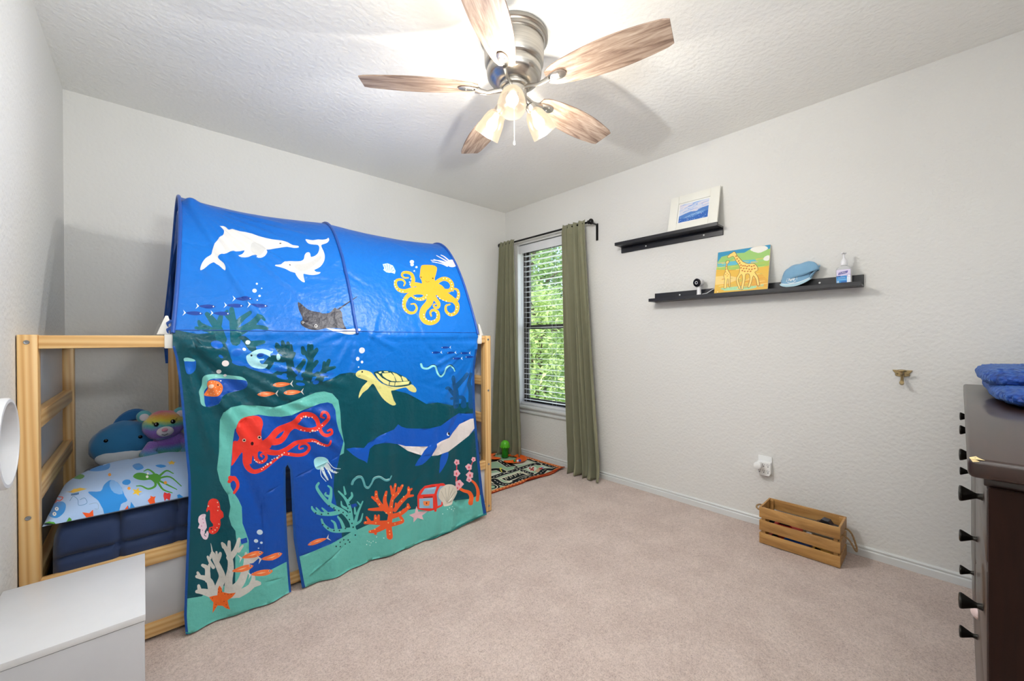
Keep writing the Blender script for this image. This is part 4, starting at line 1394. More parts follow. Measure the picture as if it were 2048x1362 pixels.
A.dots(WD, [(850, 620), (853, 640), (862, 590), (708, 610), (706, 640), (715, 665), (730, 685), (755, 705), (785, 712), (785, 790), (782, 820), (785, 850), (795, 880), (815, 905), (905, 770), (925, 785), (950, 790), (975, 782), (1000, 765), (1010, 745), (980, 930), (982, 955), (1000, 975), (1025, 990), (1050, 995), (1080, 985), (1100, 960), (1105, 935), (1095, 910), (1210, 925), (1240, 938), (1265, 915), (1285, 885), (1292, 860), (1110, 760), (1130, 780), (1160, 795), (1190, 805), (1295, 780), (1303, 755), (1303, 725), (1165, 588), (1195, 592), (1225, 612), (1240, 640), (1245, 665), (1240, 690)], 6)
A.stroke('#6a4a1c', [(998, 606), (1015, 620), (1035, 614)], 3); A.dot('#3a2a18', 958, 573, 8, 5, .4); A.dot('#3a2a18', 1067, 585, 8, 5, .3)
A.poly('#bfe8f2', [(595, 450), (640, 441), (690, 465), (718, 512), (710, 541), (675, 532), (655, 538), (630, 528), (600, 505), (610, 490)], 1)
for a0, a1 in (((612, 460), (635, 520)), ((635, 450), (645, 515)), ((660, 455), (655, 515)), ((685, 480), (665, 518)), ((705, 505), (675, 525))): A.stroke('#2b5f9c', [a0, a1], 5, 2)
A.dot('#eadff2', 1240, 452, 48, 34, .25); A.dot('#f2ccd8', 1250, 452, 26, 18, .2)
for p_ in ([(1210, 440), (1150, 400), (1100, 370)], [(1210, 450), (1130, 420), (1050, 412)], [(1205, 465), (1140, 430), (1075, 405)], [(1220, 430), (1170, 385), (1140, 368)], [(1200, 475), (1150, 450), (1060, 425)]): A.stroke('#eadff2', p_, 12, 5)
for x, y, r in ((872, 425, 20), (874, 452, 16), (915, 476, 11), (893, 515, 6), (392, 1273, 27), (350, 1348, 18)): A.dot('#dff0fa', x, y, r, r*.9)
# turtle
A.frame(*Z4)
A.poly('#e2dc8c', [(250, 325), (275, 300), (320, 291), (370, 300), (410, 320), (450, 370), (500, 420), (590, 452), (700, 455), (790, 430), (830, 455), (850, 482), (845, 508), (815, 510), (770, 490), (740, 462), (690, 470), (620, 490), (592, 495), (605, 540), (622, 590), (643, 625), (610, 637), (550, 605), (500, 555), (465, 490), (430, 432), (410, 435), (370, 480), (320, 515), (280, 568), (288, 510), (320, 450), (370, 405), (340, 387), (290, 370), (256, 352)], 2)
A.poly('#0f4a54', [(425, 318), (500, 297), (570, 300), (640, 318), (710, 350), (770, 388), (800, 420), (770, 442), (680, 456), (590, 450), (530, 430), (480, 395)], 2)
TY = '#e6e094'
for p_ in ([(505, 325), (590, 317), (625, 350), (638, 402), (600, 400), (550, 380), (512, 350)], [(605, 313), (650, 330), (688, 360), (704, 403), (648, 402), (632, 360)], [(702, 350), (740, 368), (762, 398), (714, 402), (696, 362)], [(443, 323), (468, 328), (508, 370), (575, 405), (568, 440), (520, 420), (470, 375)], [(582, 408), (630, 412), (626, 446), (576, 440)], [(637, 412), (778, 402), (768, 430), (700, 440), (632, 446)], [(472, 312), (500, 306), (500, 322), (482, 326)], [(520, 304), (560, 303), (568, 314), (530, 316)]): A.poly(TY, p_)
A.dot('#181418', 314, 310, 9); A.stroke('#4a4a30', [(272, 350), (285, 352), (294, 342)], 3)
for x, y, r in ((310, 101, 29), (266, 183, 20), (312, 214, 14), (278, 263, 7)): A.dot('#dfe4ee', x, y, r)
sn = [(890, 235), (905, 270), (950, 278), (1000, 252), (1030, 270), (1050, 330), (1080, 355), (1108, 325), (1122, 275), (1160, 250), (1195, 270), (1215, 303)]
A.stroke('#0c3550', [(x+3, y-10) for x, y in sn[2:]], 12, 8); A.stroke('#8edbe0', sn, 20, 12)
# whale
WB = '#1257bf'
A.poly(WB, [(1090, 1110), (1150, 1090), (1142, 1160), (1110, 1230), (1060, 1297), (1066, 1230), (1070, 1170)], 2)
A.poly(WB, [(158, 1060), (230, 1048), (330, 1050), (370, 1005), (480, 930), (560, 890), (620, 870), (665, 820), (700, 845), (750, 860), (850, 865), (970, 860), (1080, 835), (1180, 760), (1260, 715), (1460, 712), (1440, 830), (1340, 930), (1250, 1020), (1150, 1085), (1050, 1122), (900, 1125), (760, 1080), (660, 1015), (580, 1000), (500, 1000), (430, 1020), (388, 1060), (375, 1130), (362, 1200), (340, 1180), (280, 1155), (225, 1118)], 1)
WB2 = '#e4dcd9'
A.poly(WB2, [(668, 1016), (740, 1035), (850, 1040), (955, 1035), (930, 1070), (900, 1125), (840, 1110), (760, 1080)], 1)
A.poly(WB2, [(1460, 755), (1360, 765), (1265, 820), (1200, 900), (1160, 950), (1080, 985), (1040, 1010), (1010, 1070), (985, 1125), (1050, 1122), (1150, 1085), (1250, 1020), (1340, 930), (1410, 840), (1460, 790)], 1)
A.poly(WB, [(955, 1030), (1040, 1008), (1010, 1080), (960, 1150), (900, 1215), (838, 1230), (850, 1200), (890, 1130)], 2)
A.dot('#dfe8f2', 1150, 915, 13, 17); A.dot('#10142c', 1158, 912, 9, 14)
# right-hand sea plants
A.frame(*Z6)
A.stroke(ORG, [(1655, 515), (1662, 450), (1640, 410), (1590, 395), (1545, 360), (1528, 300)], 44, 20); A.stroke('#d8435a', [(1530, 320), (1530, 230), (1535, 130)], 14, 8)
A.stroke(ORG, [(1722, 485), (1728, 400), (1700, 330), (1655, 290)], 34, 20); A.stroke('#d8435a', [(1655, 290), (1640, 200), (1680, 90)], 12, 7)
for x, y, r in ((1533, 122, 30), (1530, 230, 36), (1555, 335, 42), (1540, 370, 30), (1680, 88, 25), (1635, 162, 32), (1645, 240, 36), (1637, 285, 26)):
    A.poly('#eeb4c0', [(x+(r if k % 2 else r*.78)*math.cos(k*math.pi/5+x), y+(r if k % 2 else r*.78)*1.05*math.sin(k*math.pi/5+x)) for k in range(10)], 2); A.dot('#e0566a', x, y+4, r*.24, r*.4)
# chest, shell, star
A.poly(RED, [(1150, 575), (1150, 450), (1175, 400), (1215, 350), (1270, 330), (1395, 322), (1420, 345), (1415, 420), (1380, 545), (1250, 590), (1155, 582)], 1)
A.poly('#8fb6cf', [(1168, 570), (1168, 478), (1280, 458), (1282, 560)]); A.poly('#8fb6cf', [(1182, 438), (1215, 375), (1320, 350), (1300, 418)]); A.poly('#8fb6cf', [(1330, 540), (1320, 430), (1345, 350), (1400, 345), (1370, 530)])
A.stroke(RED, [(1305, 580), (1300, 450), (1345, 345), (1390, 335)], 26)
A.poly('#f08a4c', [(1200, 500), (1255, 490), (1250, 535), (1225, 545), (1205, 535)], 1); A.dot('#5a1c1c', 1228, 515, 5, 12); A.stroke('#5a1c1c', [(1205, 462), (1275, 450)], 8)
A.poly('#dcd6c8', [(1340, 450), (1355, 385), (1385, 360), (1415, 337), (1450, 332), (1490, 340), (1528, 370), (1537, 420), (1505, 470), (1475, 510), (1465, 532), (1400, 547), (1385, 510), (1360, 480)], 2)
for a0 in ((1370, 400), (1410, 370), (1450, 355), (1490, 370), (1515, 405)): A.stroke('#b8b3a4', [a0, (1425, 510)], 5, 3)
A.poly('#e4b9c2', [(1140, 550), (1158, 605), (1240, 590), (1192, 640), (1205, 680), (1150, 665), (1105, 705), (1105, 660), (1062, 632), (1120, 615)], 1)
# teal coral
TC = '#5fb9b2'
for p_, a_, b_ in (([(525, 800), (505, 700), (430, 610), (350, 560), (270, 510), (200, 430), (160, 360), (178, 320)], 54, 22), ([(275, 510), (292, 430), (296, 370), (268, 345)], 38, 16), ([(285, 450), (240, 430), (245, 410)], 26, 14), ([(380, 595), (260, 615), (170, 610), (122, 575), (112, 550)], 44, 18), ([(190, 605), (155, 560)], 28, 14), ([(250, 600), (210, 560)], 28, 14),
                   ([(510, 780), (400, 780), (290, 768), (225, 720), (205, 670)], 46, 18), ([(430, 770), (395, 690), (358, 640)], 38, 18), ([(340, 760), (325, 700), (295, 675)], 34, 14), ([(505, 700), (485, 560), (440, 470), (370, 398)], 44, 16), ([(470, 500), (510, 455), (508, 420)], 30, 16), ([(480, 585), (410, 545), (398, 500)], 30, 14), ([(445, 430), (430, 360)], 26, 14),
                   ([(535, 730), (565, 610), (610, 500)], 34, 12), ([(535, 730), (590, 690), (610, 620)], 30, 12), ([(540, 620), (535, 560)], 24, 12), ([(590, 540), (560, 505)], 18, 10), ([(530, 790), (545, 840)], 60, 50)): A.stroke(TC, p_, a_, b_)
A.dots('#103c44', [(275, 535), (320, 555), (370, 583), (418, 607), (458, 640), (485, 680), (490, 607), (470, 570), (484, 534), (470, 475), (330, 575), (265, 610), (205, 622), (150, 610), (510, 718), (522, 755), (443, 765), (375, 775), (318, 770), (262, 750), (215, 720), (340, 925), (383, 890), (425, 873), (385, 932), (441, 915), (473, 880), (488, 900), (543, 832)], 8)
A.poly('#1748a8', [(500, 535), (548, 520), (560, 545), (512, 568)])
# orange coral
for p_, a_, b_ in (([(865, 835), (855, 740), (868, 640), (880, 520), (905, 430), (928, 335)], 62, 26), ([(860, 600), (790, 545), (745, 470), (740, 405)], 52, 24), ([(790, 570), (720, 580), (672, 580)], 40, 20), ([(745, 490), (705, 460)], 36, 22), ([(830, 560), (815, 480), (830, 400)], 46, 22), ([(900, 460), (960, 410), (1000, 345)], 44, 22), ([(895, 420), (875, 350)], 36, 22), ([(960, 410), (960, 370)], 30, 20),
                   ([(920, 580), (1000, 490), (1055, 430), (1060, 365)], 46, 22), ([(1040, 450), (1105, 445)], 34, 20), ([(1060, 400), (1090, 380)], 24, 18), ([(935, 570), (930, 520)], 34, 22), ([(890, 640), (980, 620), (1050, 560), (1050, 530)], 50, 24), ([(1010, 590), (1070, 560)], 34, 18), ([(860, 700), (740, 710), (635, 710)], 54, 28), ([(740, 700), (735, 640)], 36, 20), ([(760, 680), (765, 635)], 28, 18), ([(680, 700), (650, 655)], 34, 18), ([(820, 730), (740, 790), (685, 800)], 54, 28), ([(735, 790), (740, 820)], 34, 24), ([(870, 720), (960, 710), (1000, 690), (970, 640)], 40, 28)): A.stroke('#ec5a2c', p_, a_, b_)
A.dots('#f9b36c', [(928, 350), (905, 435), (895, 490), (880, 545), (868, 600), (848, 700), (860, 780), (862, 810), (770, 525), (748, 475), (740, 430), (825, 435), (828, 605), (960, 425), (1000, 350), (1010, 455), (990, 500), (1060, 390), (990, 685), (1050, 555), (640, 705), (740, 665), (733, 775), (690, 795), (740, 712), (918, 715), (975, 610)], 7)
A.dots('#cfeee8', [(655, 925), (680, 900), (700, 910), (720, 895), (745, 905), (690, 935), (660, 890), (750, 850), (810, 852), (1430, 575), (1450, 560), (1470, 575), (1490, 590), (1505, 570), (1385, 620), (1480, 548)], 5)
sn = [(512, 335), (525, 300), (560, 268), (600, 268), (620, 310), (635, 355), (665, 370), (695, 330), (720, 280), (770, 262), (820, 290), (860, 285), (885, 250)]
A.stroke('#bfe6e4', [(x, y-8) for x, y in sn[1:-1]], 12, 10); A.stroke('#5fa9b0', sn, 24, 14)
# jellyfish
A.poly('#9fdbe2', [(140, 150), (140, 100), (175, 70), (230, 68), (265, 90), (272, 120), (245, 160), (200, 188), (160, 185)], 3)
for p_, a_, b_ in (([(200, 185), (205, 250), (250, 303)], 7, 5), ([(262, 100), (310, 160), (345, 175), (394, 182)], 7, 5), ([(255, 125), (300, 200), (370, 215)], 6, 4), ([(215, 175), (235, 230), (265, 285)], 28, 14), ([(245, 155), (280, 215), (300, 270)], 22, 8), ([(262, 140), (300, 195), (350, 218)], 28, 18)): A.stroke('#dceef4', p_, a_, b_)
A.dots('#184a8c', [(225, 200), (235, 170), (262, 195), (255, 230), (300, 180), (320, 200)], 5)
fish(165, 885, 200, 44, -.38, OF, WHT, -1, OB)
# left foreground: seahorses, white coral, fish, star
A.frame(*Z5)
A.poly(RED, [(293, 332), (303, 300), (312, 258), (345, 235), (385, 245), (402, 285), (405, 320), (425, 340), (430, 380), (405, 402), (408, 440), (385, 500), (350, 525), (315, 510), (318, 470), (345, 462), (347, 440), (325, 410), (325, 350), (316, 325), (300, 345)], 2)
A.dots('#f6c9a8', [(383, 265), (390, 300), (380, 470), (365, 490), (345, 505), (385, 330), (395, 440)], 5); A.dot('#f1e0d0', 310, 297, 6); A.dot('#06383f', 335, 480, 7)
A.poly('#e9d2e0', [(232, 380), (262, 360), (290, 365), (285, 395), (292, 430), (298, 470), (280, 500), (290, 520), (300, 495), (314, 520), (300, 565), (268, 558), (245, 512), (248, 480), (225, 470), (238, 440), (228, 420)], 2)
A.stroke(TEAL, [(285, 510), (278, 530), (292, 540)], 5); A.dots('#c884a8', [(265, 400), (270, 430), (255, 455), (262, 490)], 5)
WC = '#cfcec8'
for p_, a_, b_ in (([(375, 1010), (400, 930), (420, 860), (395, 790), (365, 730), (345, 680)], 64, 34), ([(380, 740), (400, 690), (405, 672)], 36, 22), ([(345, 690), (338, 640), (330, 598)], 16, 3), ([(350, 790), (325, 750), (305, 705)], 30, 18), ([(325, 720), (330, 690)], 20, 16), ([(380, 720), (375, 665)], 24, 16), ([(345, 980), (310, 890), (215, 855)], 70, 26), ([(305, 890), (300, 800), (262, 770)], 50, 24), ([(310, 830), (318, 770)], 26, 20), ([(240, 860), (222, 825)], 30, 20),
                   ([(345, 1010), (260, 980), (215, 975)], 64, 28), ([(240, 975), (230, 930)], 36, 24), ([(470, 985), (470, 880), (485, 780), (475, 690), (430, 600)], 66, 30), ([(475, 700), (520, 640), (550, 545)], 52, 26), ([(545, 640), (578, 600)], 30, 18), ([(470, 650), (472, 570)], 34, 22), ([(430, 620), (420, 590)], 26, 22), ([(480, 980), (560, 900), (600, 800), (620, 720), (680, 690)], 74, 40), ([(600, 760), (605, 660)], 34, 20), ([(540, 990), (620, 950), (680, 900), (712, 900)], 64, 30), ([(640, 940), (665, 870), (660, 830)], 44, 22), ([(665, 920), (715, 905)], 34, 22), ([(650, 720), (690, 690)], 50, 40), ([(510, 1000), (420, 1010)], 50, 50)): A.stroke(WC, p_, a_, b_)
A.poly('#1748a8', [(560, 547), (612, 534), (618, 574), (568, 586)])
for x, y, t in ((655, 675, -.25), (812, 690, -.2), (577, 785, -.25), (730, 817, -.2)): fish(x, y, 185, 48, t, OF, WHT, 1, OB)
for x, y, r in ((716, 493, 24), (686, 563, 17), (728, 575, 11), (706, 621, 6)): A.dot('#c9dcea', x, y, r, r*.85)
A.poly('#ee6a26', [(388, 960), (400, 935), (415, 955), (422, 985), (470, 990), (525, 978), (500, 1015), (462, 1048), (470, 1085), (482, 1120), (450, 1115), (425, 1098), (385, 1098), (365, 1130), (345, 1160), (348, 1110), (352, 1075), (325, 1045), (318, 1030), (350, 1022), (383, 1015)], 1)
A.dots('#8a2a12', [(392, 965), (392, 990), (412, 960), (416, 985), (440, 997), (465, 997), (490, 995), (435, 1060), (452, 1085), (462, 1105), (372, 1090), (365, 1115), (345, 1040)], 4)
# --- bound edges of the cloth
A.frame(0, 0, 1)
BIND = '#124a96'
A.stroke(BIND, [(p[0]+2.5, p[1]) for p in LE], 6, 5, 2)
A.stroke(BIND, [(949, 700), (947, 740), (947, 790), (948, 830), (951, 870), (955, 915), (958, 945), (962, 985), (968, 1028)], 5, 6, 2)
A.stroke(BIND, [(570, 936), (570, 990), (572, 1050), (575, 1100), (578, 1140), (582, 1190)], 5, 5, 2)
A.stroke(BIND, [(577, 928), (583, 940), (585, 980), (587, 1030), (590, 1080), (595, 1110), (602, 1150), (608, 1184)], 5, 8, 2)
A.stroke('#2f8f8a', [(p[0], p[1]-2) for p in [(372, 1265)]+BE1[::-1]], 2.5, 2.5, 2)
A.stroke('#2f8f8a', [(p[0], p[1]-2) for p in [(606, 1184)]+BE2[::-1]], 2.5, 2.5, 2)

M_tent = printed_mat('tent_cloth', .36, (34, .55, .007), .0, .32, crinkle=.5)
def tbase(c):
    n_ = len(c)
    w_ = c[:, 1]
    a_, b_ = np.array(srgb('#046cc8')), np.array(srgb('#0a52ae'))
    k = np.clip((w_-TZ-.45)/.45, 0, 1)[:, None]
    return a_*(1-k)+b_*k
tent = thing('bed_tent', 'blue bed tent printed with sea animals arching over the bed', 'tent', (.83, 2.53, 0))
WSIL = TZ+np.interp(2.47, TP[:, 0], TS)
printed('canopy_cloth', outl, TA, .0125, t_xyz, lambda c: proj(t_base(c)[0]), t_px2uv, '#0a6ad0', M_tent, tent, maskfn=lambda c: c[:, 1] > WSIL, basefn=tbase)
# hoops in their sleeves
M_sleeve = fabric('tent_sleeve', '#0d4fa8', .45, 300, .2, .1)
for i, hx in enumerate(HOOPS):
    pts = []
    for k in range(61):
        w_ = TZ+ARC*k/60
        P = t_xyz(np.array([[hx, w_]]))[0]
        n_ = t_base(np.array([[hx, w_]]))[1][0]
        pts.append(tuple(P+n_*.003))
    MB().tube(pts, [.0075]*61, 10).build('hoop_sleeve', M_sleeve, tent)
# bound end flap that hangs along the left end
g = []
for k in range(50):
    w_ = .75+(TZ+ARC*.98-.75)*k/49
    P, n_ = t_base(np.array([[HOOPS[0]+.012, min(w_, 9)]]))
    P = P[0]; n_ = n_[0]
    arc = max(0, (w_-TZ)/ARC)
    P[0] += .045*math.sin(math.pi*min(1, arc))**.9
    row = []
    wd = .075*math.sin(math.pi*min(1, arc*.96+.04))**.5 if w_ > TZ else .02
    for j in range(9):
        u = j/8
        row.append((P[0]-.006+.010*math.sin(k*.55+j)*u, P[1]-n_[1]*wd*u+.004, P[2]-n_[2]*wd*u))
    if w_ > TZ: g.append(row)
MB().sheet(g).build('end_binding', M_sleeve, tent, solid=.0015, recalc=False)
# hem at the rail: a stitched seam and tie tabs
MB().tube([tuple(t_xyz(np.array([[x_, TZ+.012]]))[0]+np.array([0, -.001, 0])) for x_ in np.linspace(HOOPS[0], HOOPS[2], 150)], .0016, 6).build('seam', M_sleeve, tent)
# white clips that hold the hoops on the rails
for x_ in (.066, 1.584):
    for y_, s_ in ((BY0, 1), (BY1, -1)):
        m = MB()
        xa = x_-.005
        m.box((xa, min(y_, y_+s_*.042)-.002*(s_ > 0), 1.108), (xa+.036, max(y_, y_+s_*.042)+.002*(s_ < 0), 1.1625), .003, seg=2)
        m.prism([(xa-.022 if x_ < 1 else xa+.03, 1.1625), (xa+.030 if x_ < 1 else xa+.058, 1.1625), (xa+.012 if x_ < 1 else xa+.026, 1.235), (xa+.004 if x_ < 1 else xa+.018, 1.235)], y_+s_*.010, y_+s_*.026, 'XZ', .001)
        m.build('clip', M_plastic_white, tent)
for k, (z_, s_) in enumerate(((1.19, 1), (1.215, -1))):
    MB().tube([(.082, BY0-.006, z_), (.070, BY0+.004, z_-.01), (.072, BY0+.02, z_-.03), (.080, BY0+.01, z_-.05)], .006, 8, flat=.35).build('tie_tab', M_sleeve, tent)

# ================================================================== ceiling fan
M_nick = N('brushed_nickel')
_v = M_nick.coord(scale=(4, 4, 220))
_n = M_nick.n('ShaderNodeTexNoise', Scale=1.0, Detail=4.0); M_nick.l(_v, _n.inputs['Vector'])
M_nick.l(M_nick.ramp([(.3, '#b4b0aa'), (.7, '#cdc9c2')], _n.outputs[0]), M_nick.b.inputs['Base Color'])
M_nick.set(Metallic=1.0, Roughness=.28)
M_nick.b.inputs['Anisotropic'].default_value = .5
M_nick = M_nick.m
M_blade = grain('weathered_oak', [(.3, '#5f4b40'), (.44, '#8d7565'), (.56, '#ab9583'), (.75, '#c9b6a5')], 5, 0, .5, .3)
M_bedge = plain('blade_edge', '#4a4140', .5)
FX, FY = 1.185, 1.262
fan = thing('ceiling_fan', 'brushed nickel ceiling fan with five weathered wood blades and three lit shades', 'ceiling fan', (FX, FY, H))
FT = Matrix.Translation((FX, FY, 0))
MB().lathe([(.02, H), (.143, H), (.146, H-.004), (.146, H-.016), (.142, H-.020), (.136, H-.022), (.136, H-.034), (.132, H-.038)], 48, FT).build('ceiling_plate', M_nick, fan)
MB().lathe([(.128, H-.036), (.129, H-.06), (.127, H-.118), (.122, H-.128), (.114, H-.134), (.116, H-.140), (.119, H-.150), (.116, H-.172), (.106, H-.184), (.098, H-.188), (.085, H-.198), (.060, H-.204)], 48, FT).build('motor_housing', M_nick, fan)
MB().lathe([(.054, H-.200), (.062, H-.204), (.064, H-.214), (.062, H-.222), (.052, H-.226)], 40, FT).build('flywheel', M_nick, fan)
MB().lathe([(.050, H-.224), (.0535, H-.228), (.0535, H-.285), (.050, H-.294), (.036, H-.302), (.014, H-.306), (.010, H-.314), (0, H-.316)], 40, FT).build('switch_housing', M_nick, fan)
# blade, built along local +X
def blade_outline():
    L0, L1 = .155, .640
    up = []; n_ = 22
    for i in range(n_+1):
        t = i/n_
        x = L0+(L1-L0)*t
        wd = .040+.036*math.sin(math.pi*min(1, t*1.02)**.85)*(1 if t < 1 else 1)
        wd = .039+.037*math.sin(math.pi*(t**.9)*.86)
        if t < .10: wd *= math.sqrt(1-((.10-t)/.10)**2)*.25+.75
        if t > .955: wd *= .90+.10*math.sqrt(max(0, 1-((t-.955)/.045)**2))
        up.append((x, wd))
    return up+[(x, -w_) for x, w_ in reversed(up)]
bladem = brkm = None
BZ_ = H-.224
for k in range(5):
    ang = R_(-1.2+72*k)
    M = Matrix.Translation((0, 0, BZ_-H))@Matrix.Rotation(ang, 4, 'Z')@Matrix.Rotation(R_(-12), 4, 'X')
    if bladem is None:
        b_ = MB().prism(blade_outline(), -.003, .003, 'XY', .0012).build('blade', M_blade, fan, local=True)
        b_.matrix_local = M; MW[b_.name] = MW[fan.name]@M
        bladem = b_.data
        m = MB()
        # arm from the flywheel, S-curved, ending in a leaf-shaped pad under the blade
        path = [(.052, 0, -.004), (.085, 0, -.010), (.115, 0, -.018), (.145, 0, -.014), (.165, 0, -.007)]
        m.tube(path, [.011, .0095, .009, .012, .016], 12, flat=.55)
        pad = []
        for t in np.linspace(0, 2*math.pi, 28)[:-1]:
            pad.append((.195+.045*math.cos(t), .021*math.sin(t)*(1+.35*math.cos(t))))
        m.prism(pad, -.0085, -.0035, 'XY', .0015, smooth=True)
        for sx, sy in ((.178, 0), (.208, .010), (.208, -.010)):
            m.lathe([(0, -.0115), (.003, -.0112), (.0042, -.0095), (.0042, -.008)], 10, Matrix.Translation((sx, sy, 0)))
        br_ = m.build('blade_bracket', M_nick, b_, local=True)
        brkm = br_.data
    else:
        b_ = sub('blade', bladem, M_blade, fan, M)
        sub('blade_bracket', brkm, M_nick, b_)
# light kit
def glow_glass():
    a = N('lit_frosted_glass')
    tr_ = a.n('ShaderNodeBsdfTransparent'); tr_.inputs[0].default_value = (1, .96, .90, 1)
    em = a.n('ShaderNodeEmission'); em.inputs[0].default_value = (1, .80, .58, 1); em.inputs[1].default_value = 1.2
    gl = a.n('ShaderNodeBsdfGlossy', Roughness=.2)
    lw = a.n('ShaderNodeLayerWeight', Blend=.35)
    mr = a.n('ShaderNodeMapRange'); mr.inputs['To Min'].default_value = .30; mr.inputs['To Max'].default_value = .66
    a.l(lw.outputs['Facing'], mr.inputs[0])
    m1 = a.n('ShaderNodeMixShader')
    a.l(mr.outputs[0], m1.inputs[0])
    a.l(tr_.outputs[0], m1.inputs[1]); a.l(em.outputs[0], m1.inputs[2])
    m2 = a.n('ShaderNodeMixShader'); m2.inputs[0].default_value = .04
    a.l(m1.outputs[0], m2.inputs[1]); a.l(gl.outputs[0], m2.inputs[2])
    a.l(m2.outputs[0], a.t.nodes['Material Output'].inputs[0])
    return a.m
M_glow = glow_glass()
a = N('bulb_glow'); a.b.inputs['Emission Color'].default_value = (1, .86, .66, 1); a.b.inputs['Emission Strength'].default_value = 9; a.b.inputs['Base Color'].default_value = (1, 1, 1, 1)
M_bulb = a.m
for k in range(3):
    ang = R_(-137+120*k)
    tilt_ = R_(36)
    M = Matrix.Translation((FX, FY, H-.262))@Matrix.Rotation(ang, 4, 'Z')
    arm = MB().tube([(.045, 0, 0), (.060, 0, .002), (.070, 0, -.006), (.076, 0, -.016)], .0075, 10, M=M)
    # socket cup and shade, axis leaning outwards
    S = M@Matrix.Translation((.074, 0, -.012))@Matrix.Rotation(-tilt_, 4, 'Y')@Matrix.Rotation(math.pi, 4, 'X')
    arm.lathe([(0, -.006), (.012, -.006), (.021, .0), (.023, .012), (.023, .030), (.020, .032)], 24, S)
    arm.build('lamp_arm', M_nick, fan)
    sh = MB().lathe([(.022, .020), (.030, .026), (.040, .040), (.0475, .062), (.052, .088), (.0555, .118), (.0570, .134), (.0550, .134), (.0535, .118), (.050, .088), (.0455, .062), (.038, .041), (.028, .028), (.020, .022)], 36, S, caps=False)
    s_ = sh.build('lamp_shade', M_glow, fan, sharp=60)
    MB().lathe([(0, .108), (.012, .106), (.022, .096), (.0255, .082), (.022, .066), (.015, .052), (.012, .034), (0, .034)], 20, S).build('bulb', M_bulb, s_)
    p = S@Vector((0, 0, .128))
    light('bulb_light', 'POINT', p, BULB_POWER, (.97, .98, .985), shadow_soft_size=.012)
# pull chain
m = MB()
for i in range(26):
    m.ell((FX-.012, FY-.012, H-.318-i*.0052), (.0016, .0016, .0022), seg=6, rings=4)
m.lathe([(0, 0), (.0035, .002), (.0042, .008), (.003, .016), (.0015, .022), (0, .023)], 12, Matrix.Translation((FX-.012, FY-.012, H-.318-26*.0052-.020)))
m.build('pull_chain', M_plastic_white, fan)

# ================================================================== wall shelves on the right wall
M_shelf = plain('black_shelf', '#1d1d22', .38)
M_screw = plain('screw_cap', '#e0e0e0', .4)
def ledge(name, label, y0, y1, zt, zb, depth, hb, hl):
    t = thing(name, label, 'shelf', (XR, (y0+y1)/2, zb))
    th = .012
    bk = MB().box((XR-th, y0, zb), (XR-.0005, y1, zt), .001)
    bk.build('back_board', M_shelf, t)
    MB().box((XR-depth, y0, zb), (XR-th, y1, zb+th), .001).build('shelf_board', M_shelf, t)
    MB().box((XR-depth-th, y0, zb), (XR-depth, y1, zb+hl), .001).build('front_lip', M_shelf, t)
    for f in (.16, .5, .84):
        MB().lathe([(0, .0025), (.004, .002), (.0055, 0)], 12, Matrix.Translation((XR-th, y0+(y1-y0)*f, (zt+zb)/2+.008))@Matrix.Rotation(R_(-90), 4, 'Y')).build('screw', M_screw, t)
    return t
us_ = thing('wall_shelf', 'upper black picture ledge shelf near the curtain holding the white frame', 'shelf', (XR, 1.345, 1.802))
UY0, UY1 = .971, 1.715
MB().box((XR-.012, UY0, 1.802), (XR-.0005, UY1, 1.8455), .001).build('back_board', M_shelf, us_)
MB().box((XR-.092, UY0, 1.8455), (XR-.0005, UY1, 1.8575), .001).build('shelf_board', M_shelf, us_)
MB().box((XR-.104, UY0, 1.8455), (XR-.092, UY1, 1.868), .001).build('front_lip', M_shelf, us_)
for f in (.28, .84):
    MB().lathe([(0, .0025), (.004, .002), (.0055, 0)], 12, Matrix.Translation((XR-.012, UY1-(UY1-UY0)*f, 1.822))@Matrix.Rotation(R_(-90), 4, 'Y')).build('screw', M_screw, us_)
ledge('wall_shelf', 'lower longer black picture ledge shelf with painting, cap and pump bottle', .287, 1.438, 1.463, 1.398, .092, .065, .022)
US, LS = 1.858, 1.410     # standing heights

# framed picture, leaning against the wall
M_cream = plain('cream_frame', '#ecebe2', .45)
def leaned(y0, y1, zb, h, xb, xt, yoff=0):
    """matrix whose local x runs along -Y (left to right in the room), local y runs up the leaning board, local z points at the room"""
    up = Vector((xt-xb, 0, math.sqrt(max(0, h*h-(xt-xb)**2)))).normalized()
    rx = Vector((0, -1, 0))
    nz_ = rx.cross(up)
    M = Matrix(((rx.x, up.x, nz_.x, xb), (rx.y, up.y, nz_.y, (y0+y1)/2), (rx.z, up.z, nz_.z, zb), (0, 0, 0, 1)))
    return M
fw, fh = .325, .264
FM = leaned(.985, 1.297, US, fh, XR-.078, XR-.014)
pf_ = thing('picture_frame', 'cream wooden picture frame with a blue mountain print on the upper shelf', 'picture frame', (XR-.05, 1.141, US))
m = MB(); bw = .058
hw = fw/2
for lo, hi in (((-hw, 0, 0), (-hw+bw, fh, .014)), ((hw-bw, 0, 0), (hw, fh, .014)), ((-hw+bw, 0, 0), (hw-bw, bw, .014)), ((-hw+bw, fh-bw, 0), (hw-bw, fh, .014))):
    m.box(lo, hi, .0025, M=FM, seg=2)
m.build('frame', M_cream, pf_)
MB().box((-hw+.004, .004, -.006), (hw-.004, fh-.004, 0), M=FM).build('backing', plain('frame_backing', '#b9b4a6', .7), pf_)
MB().box((-hw+bw-.002, bw-.002, .001), (hw-bw+.002, fh-bw+.002, .004), M=FM).build('mat_board', plain('mat_board', '#f3f3ee', .6), pf_)
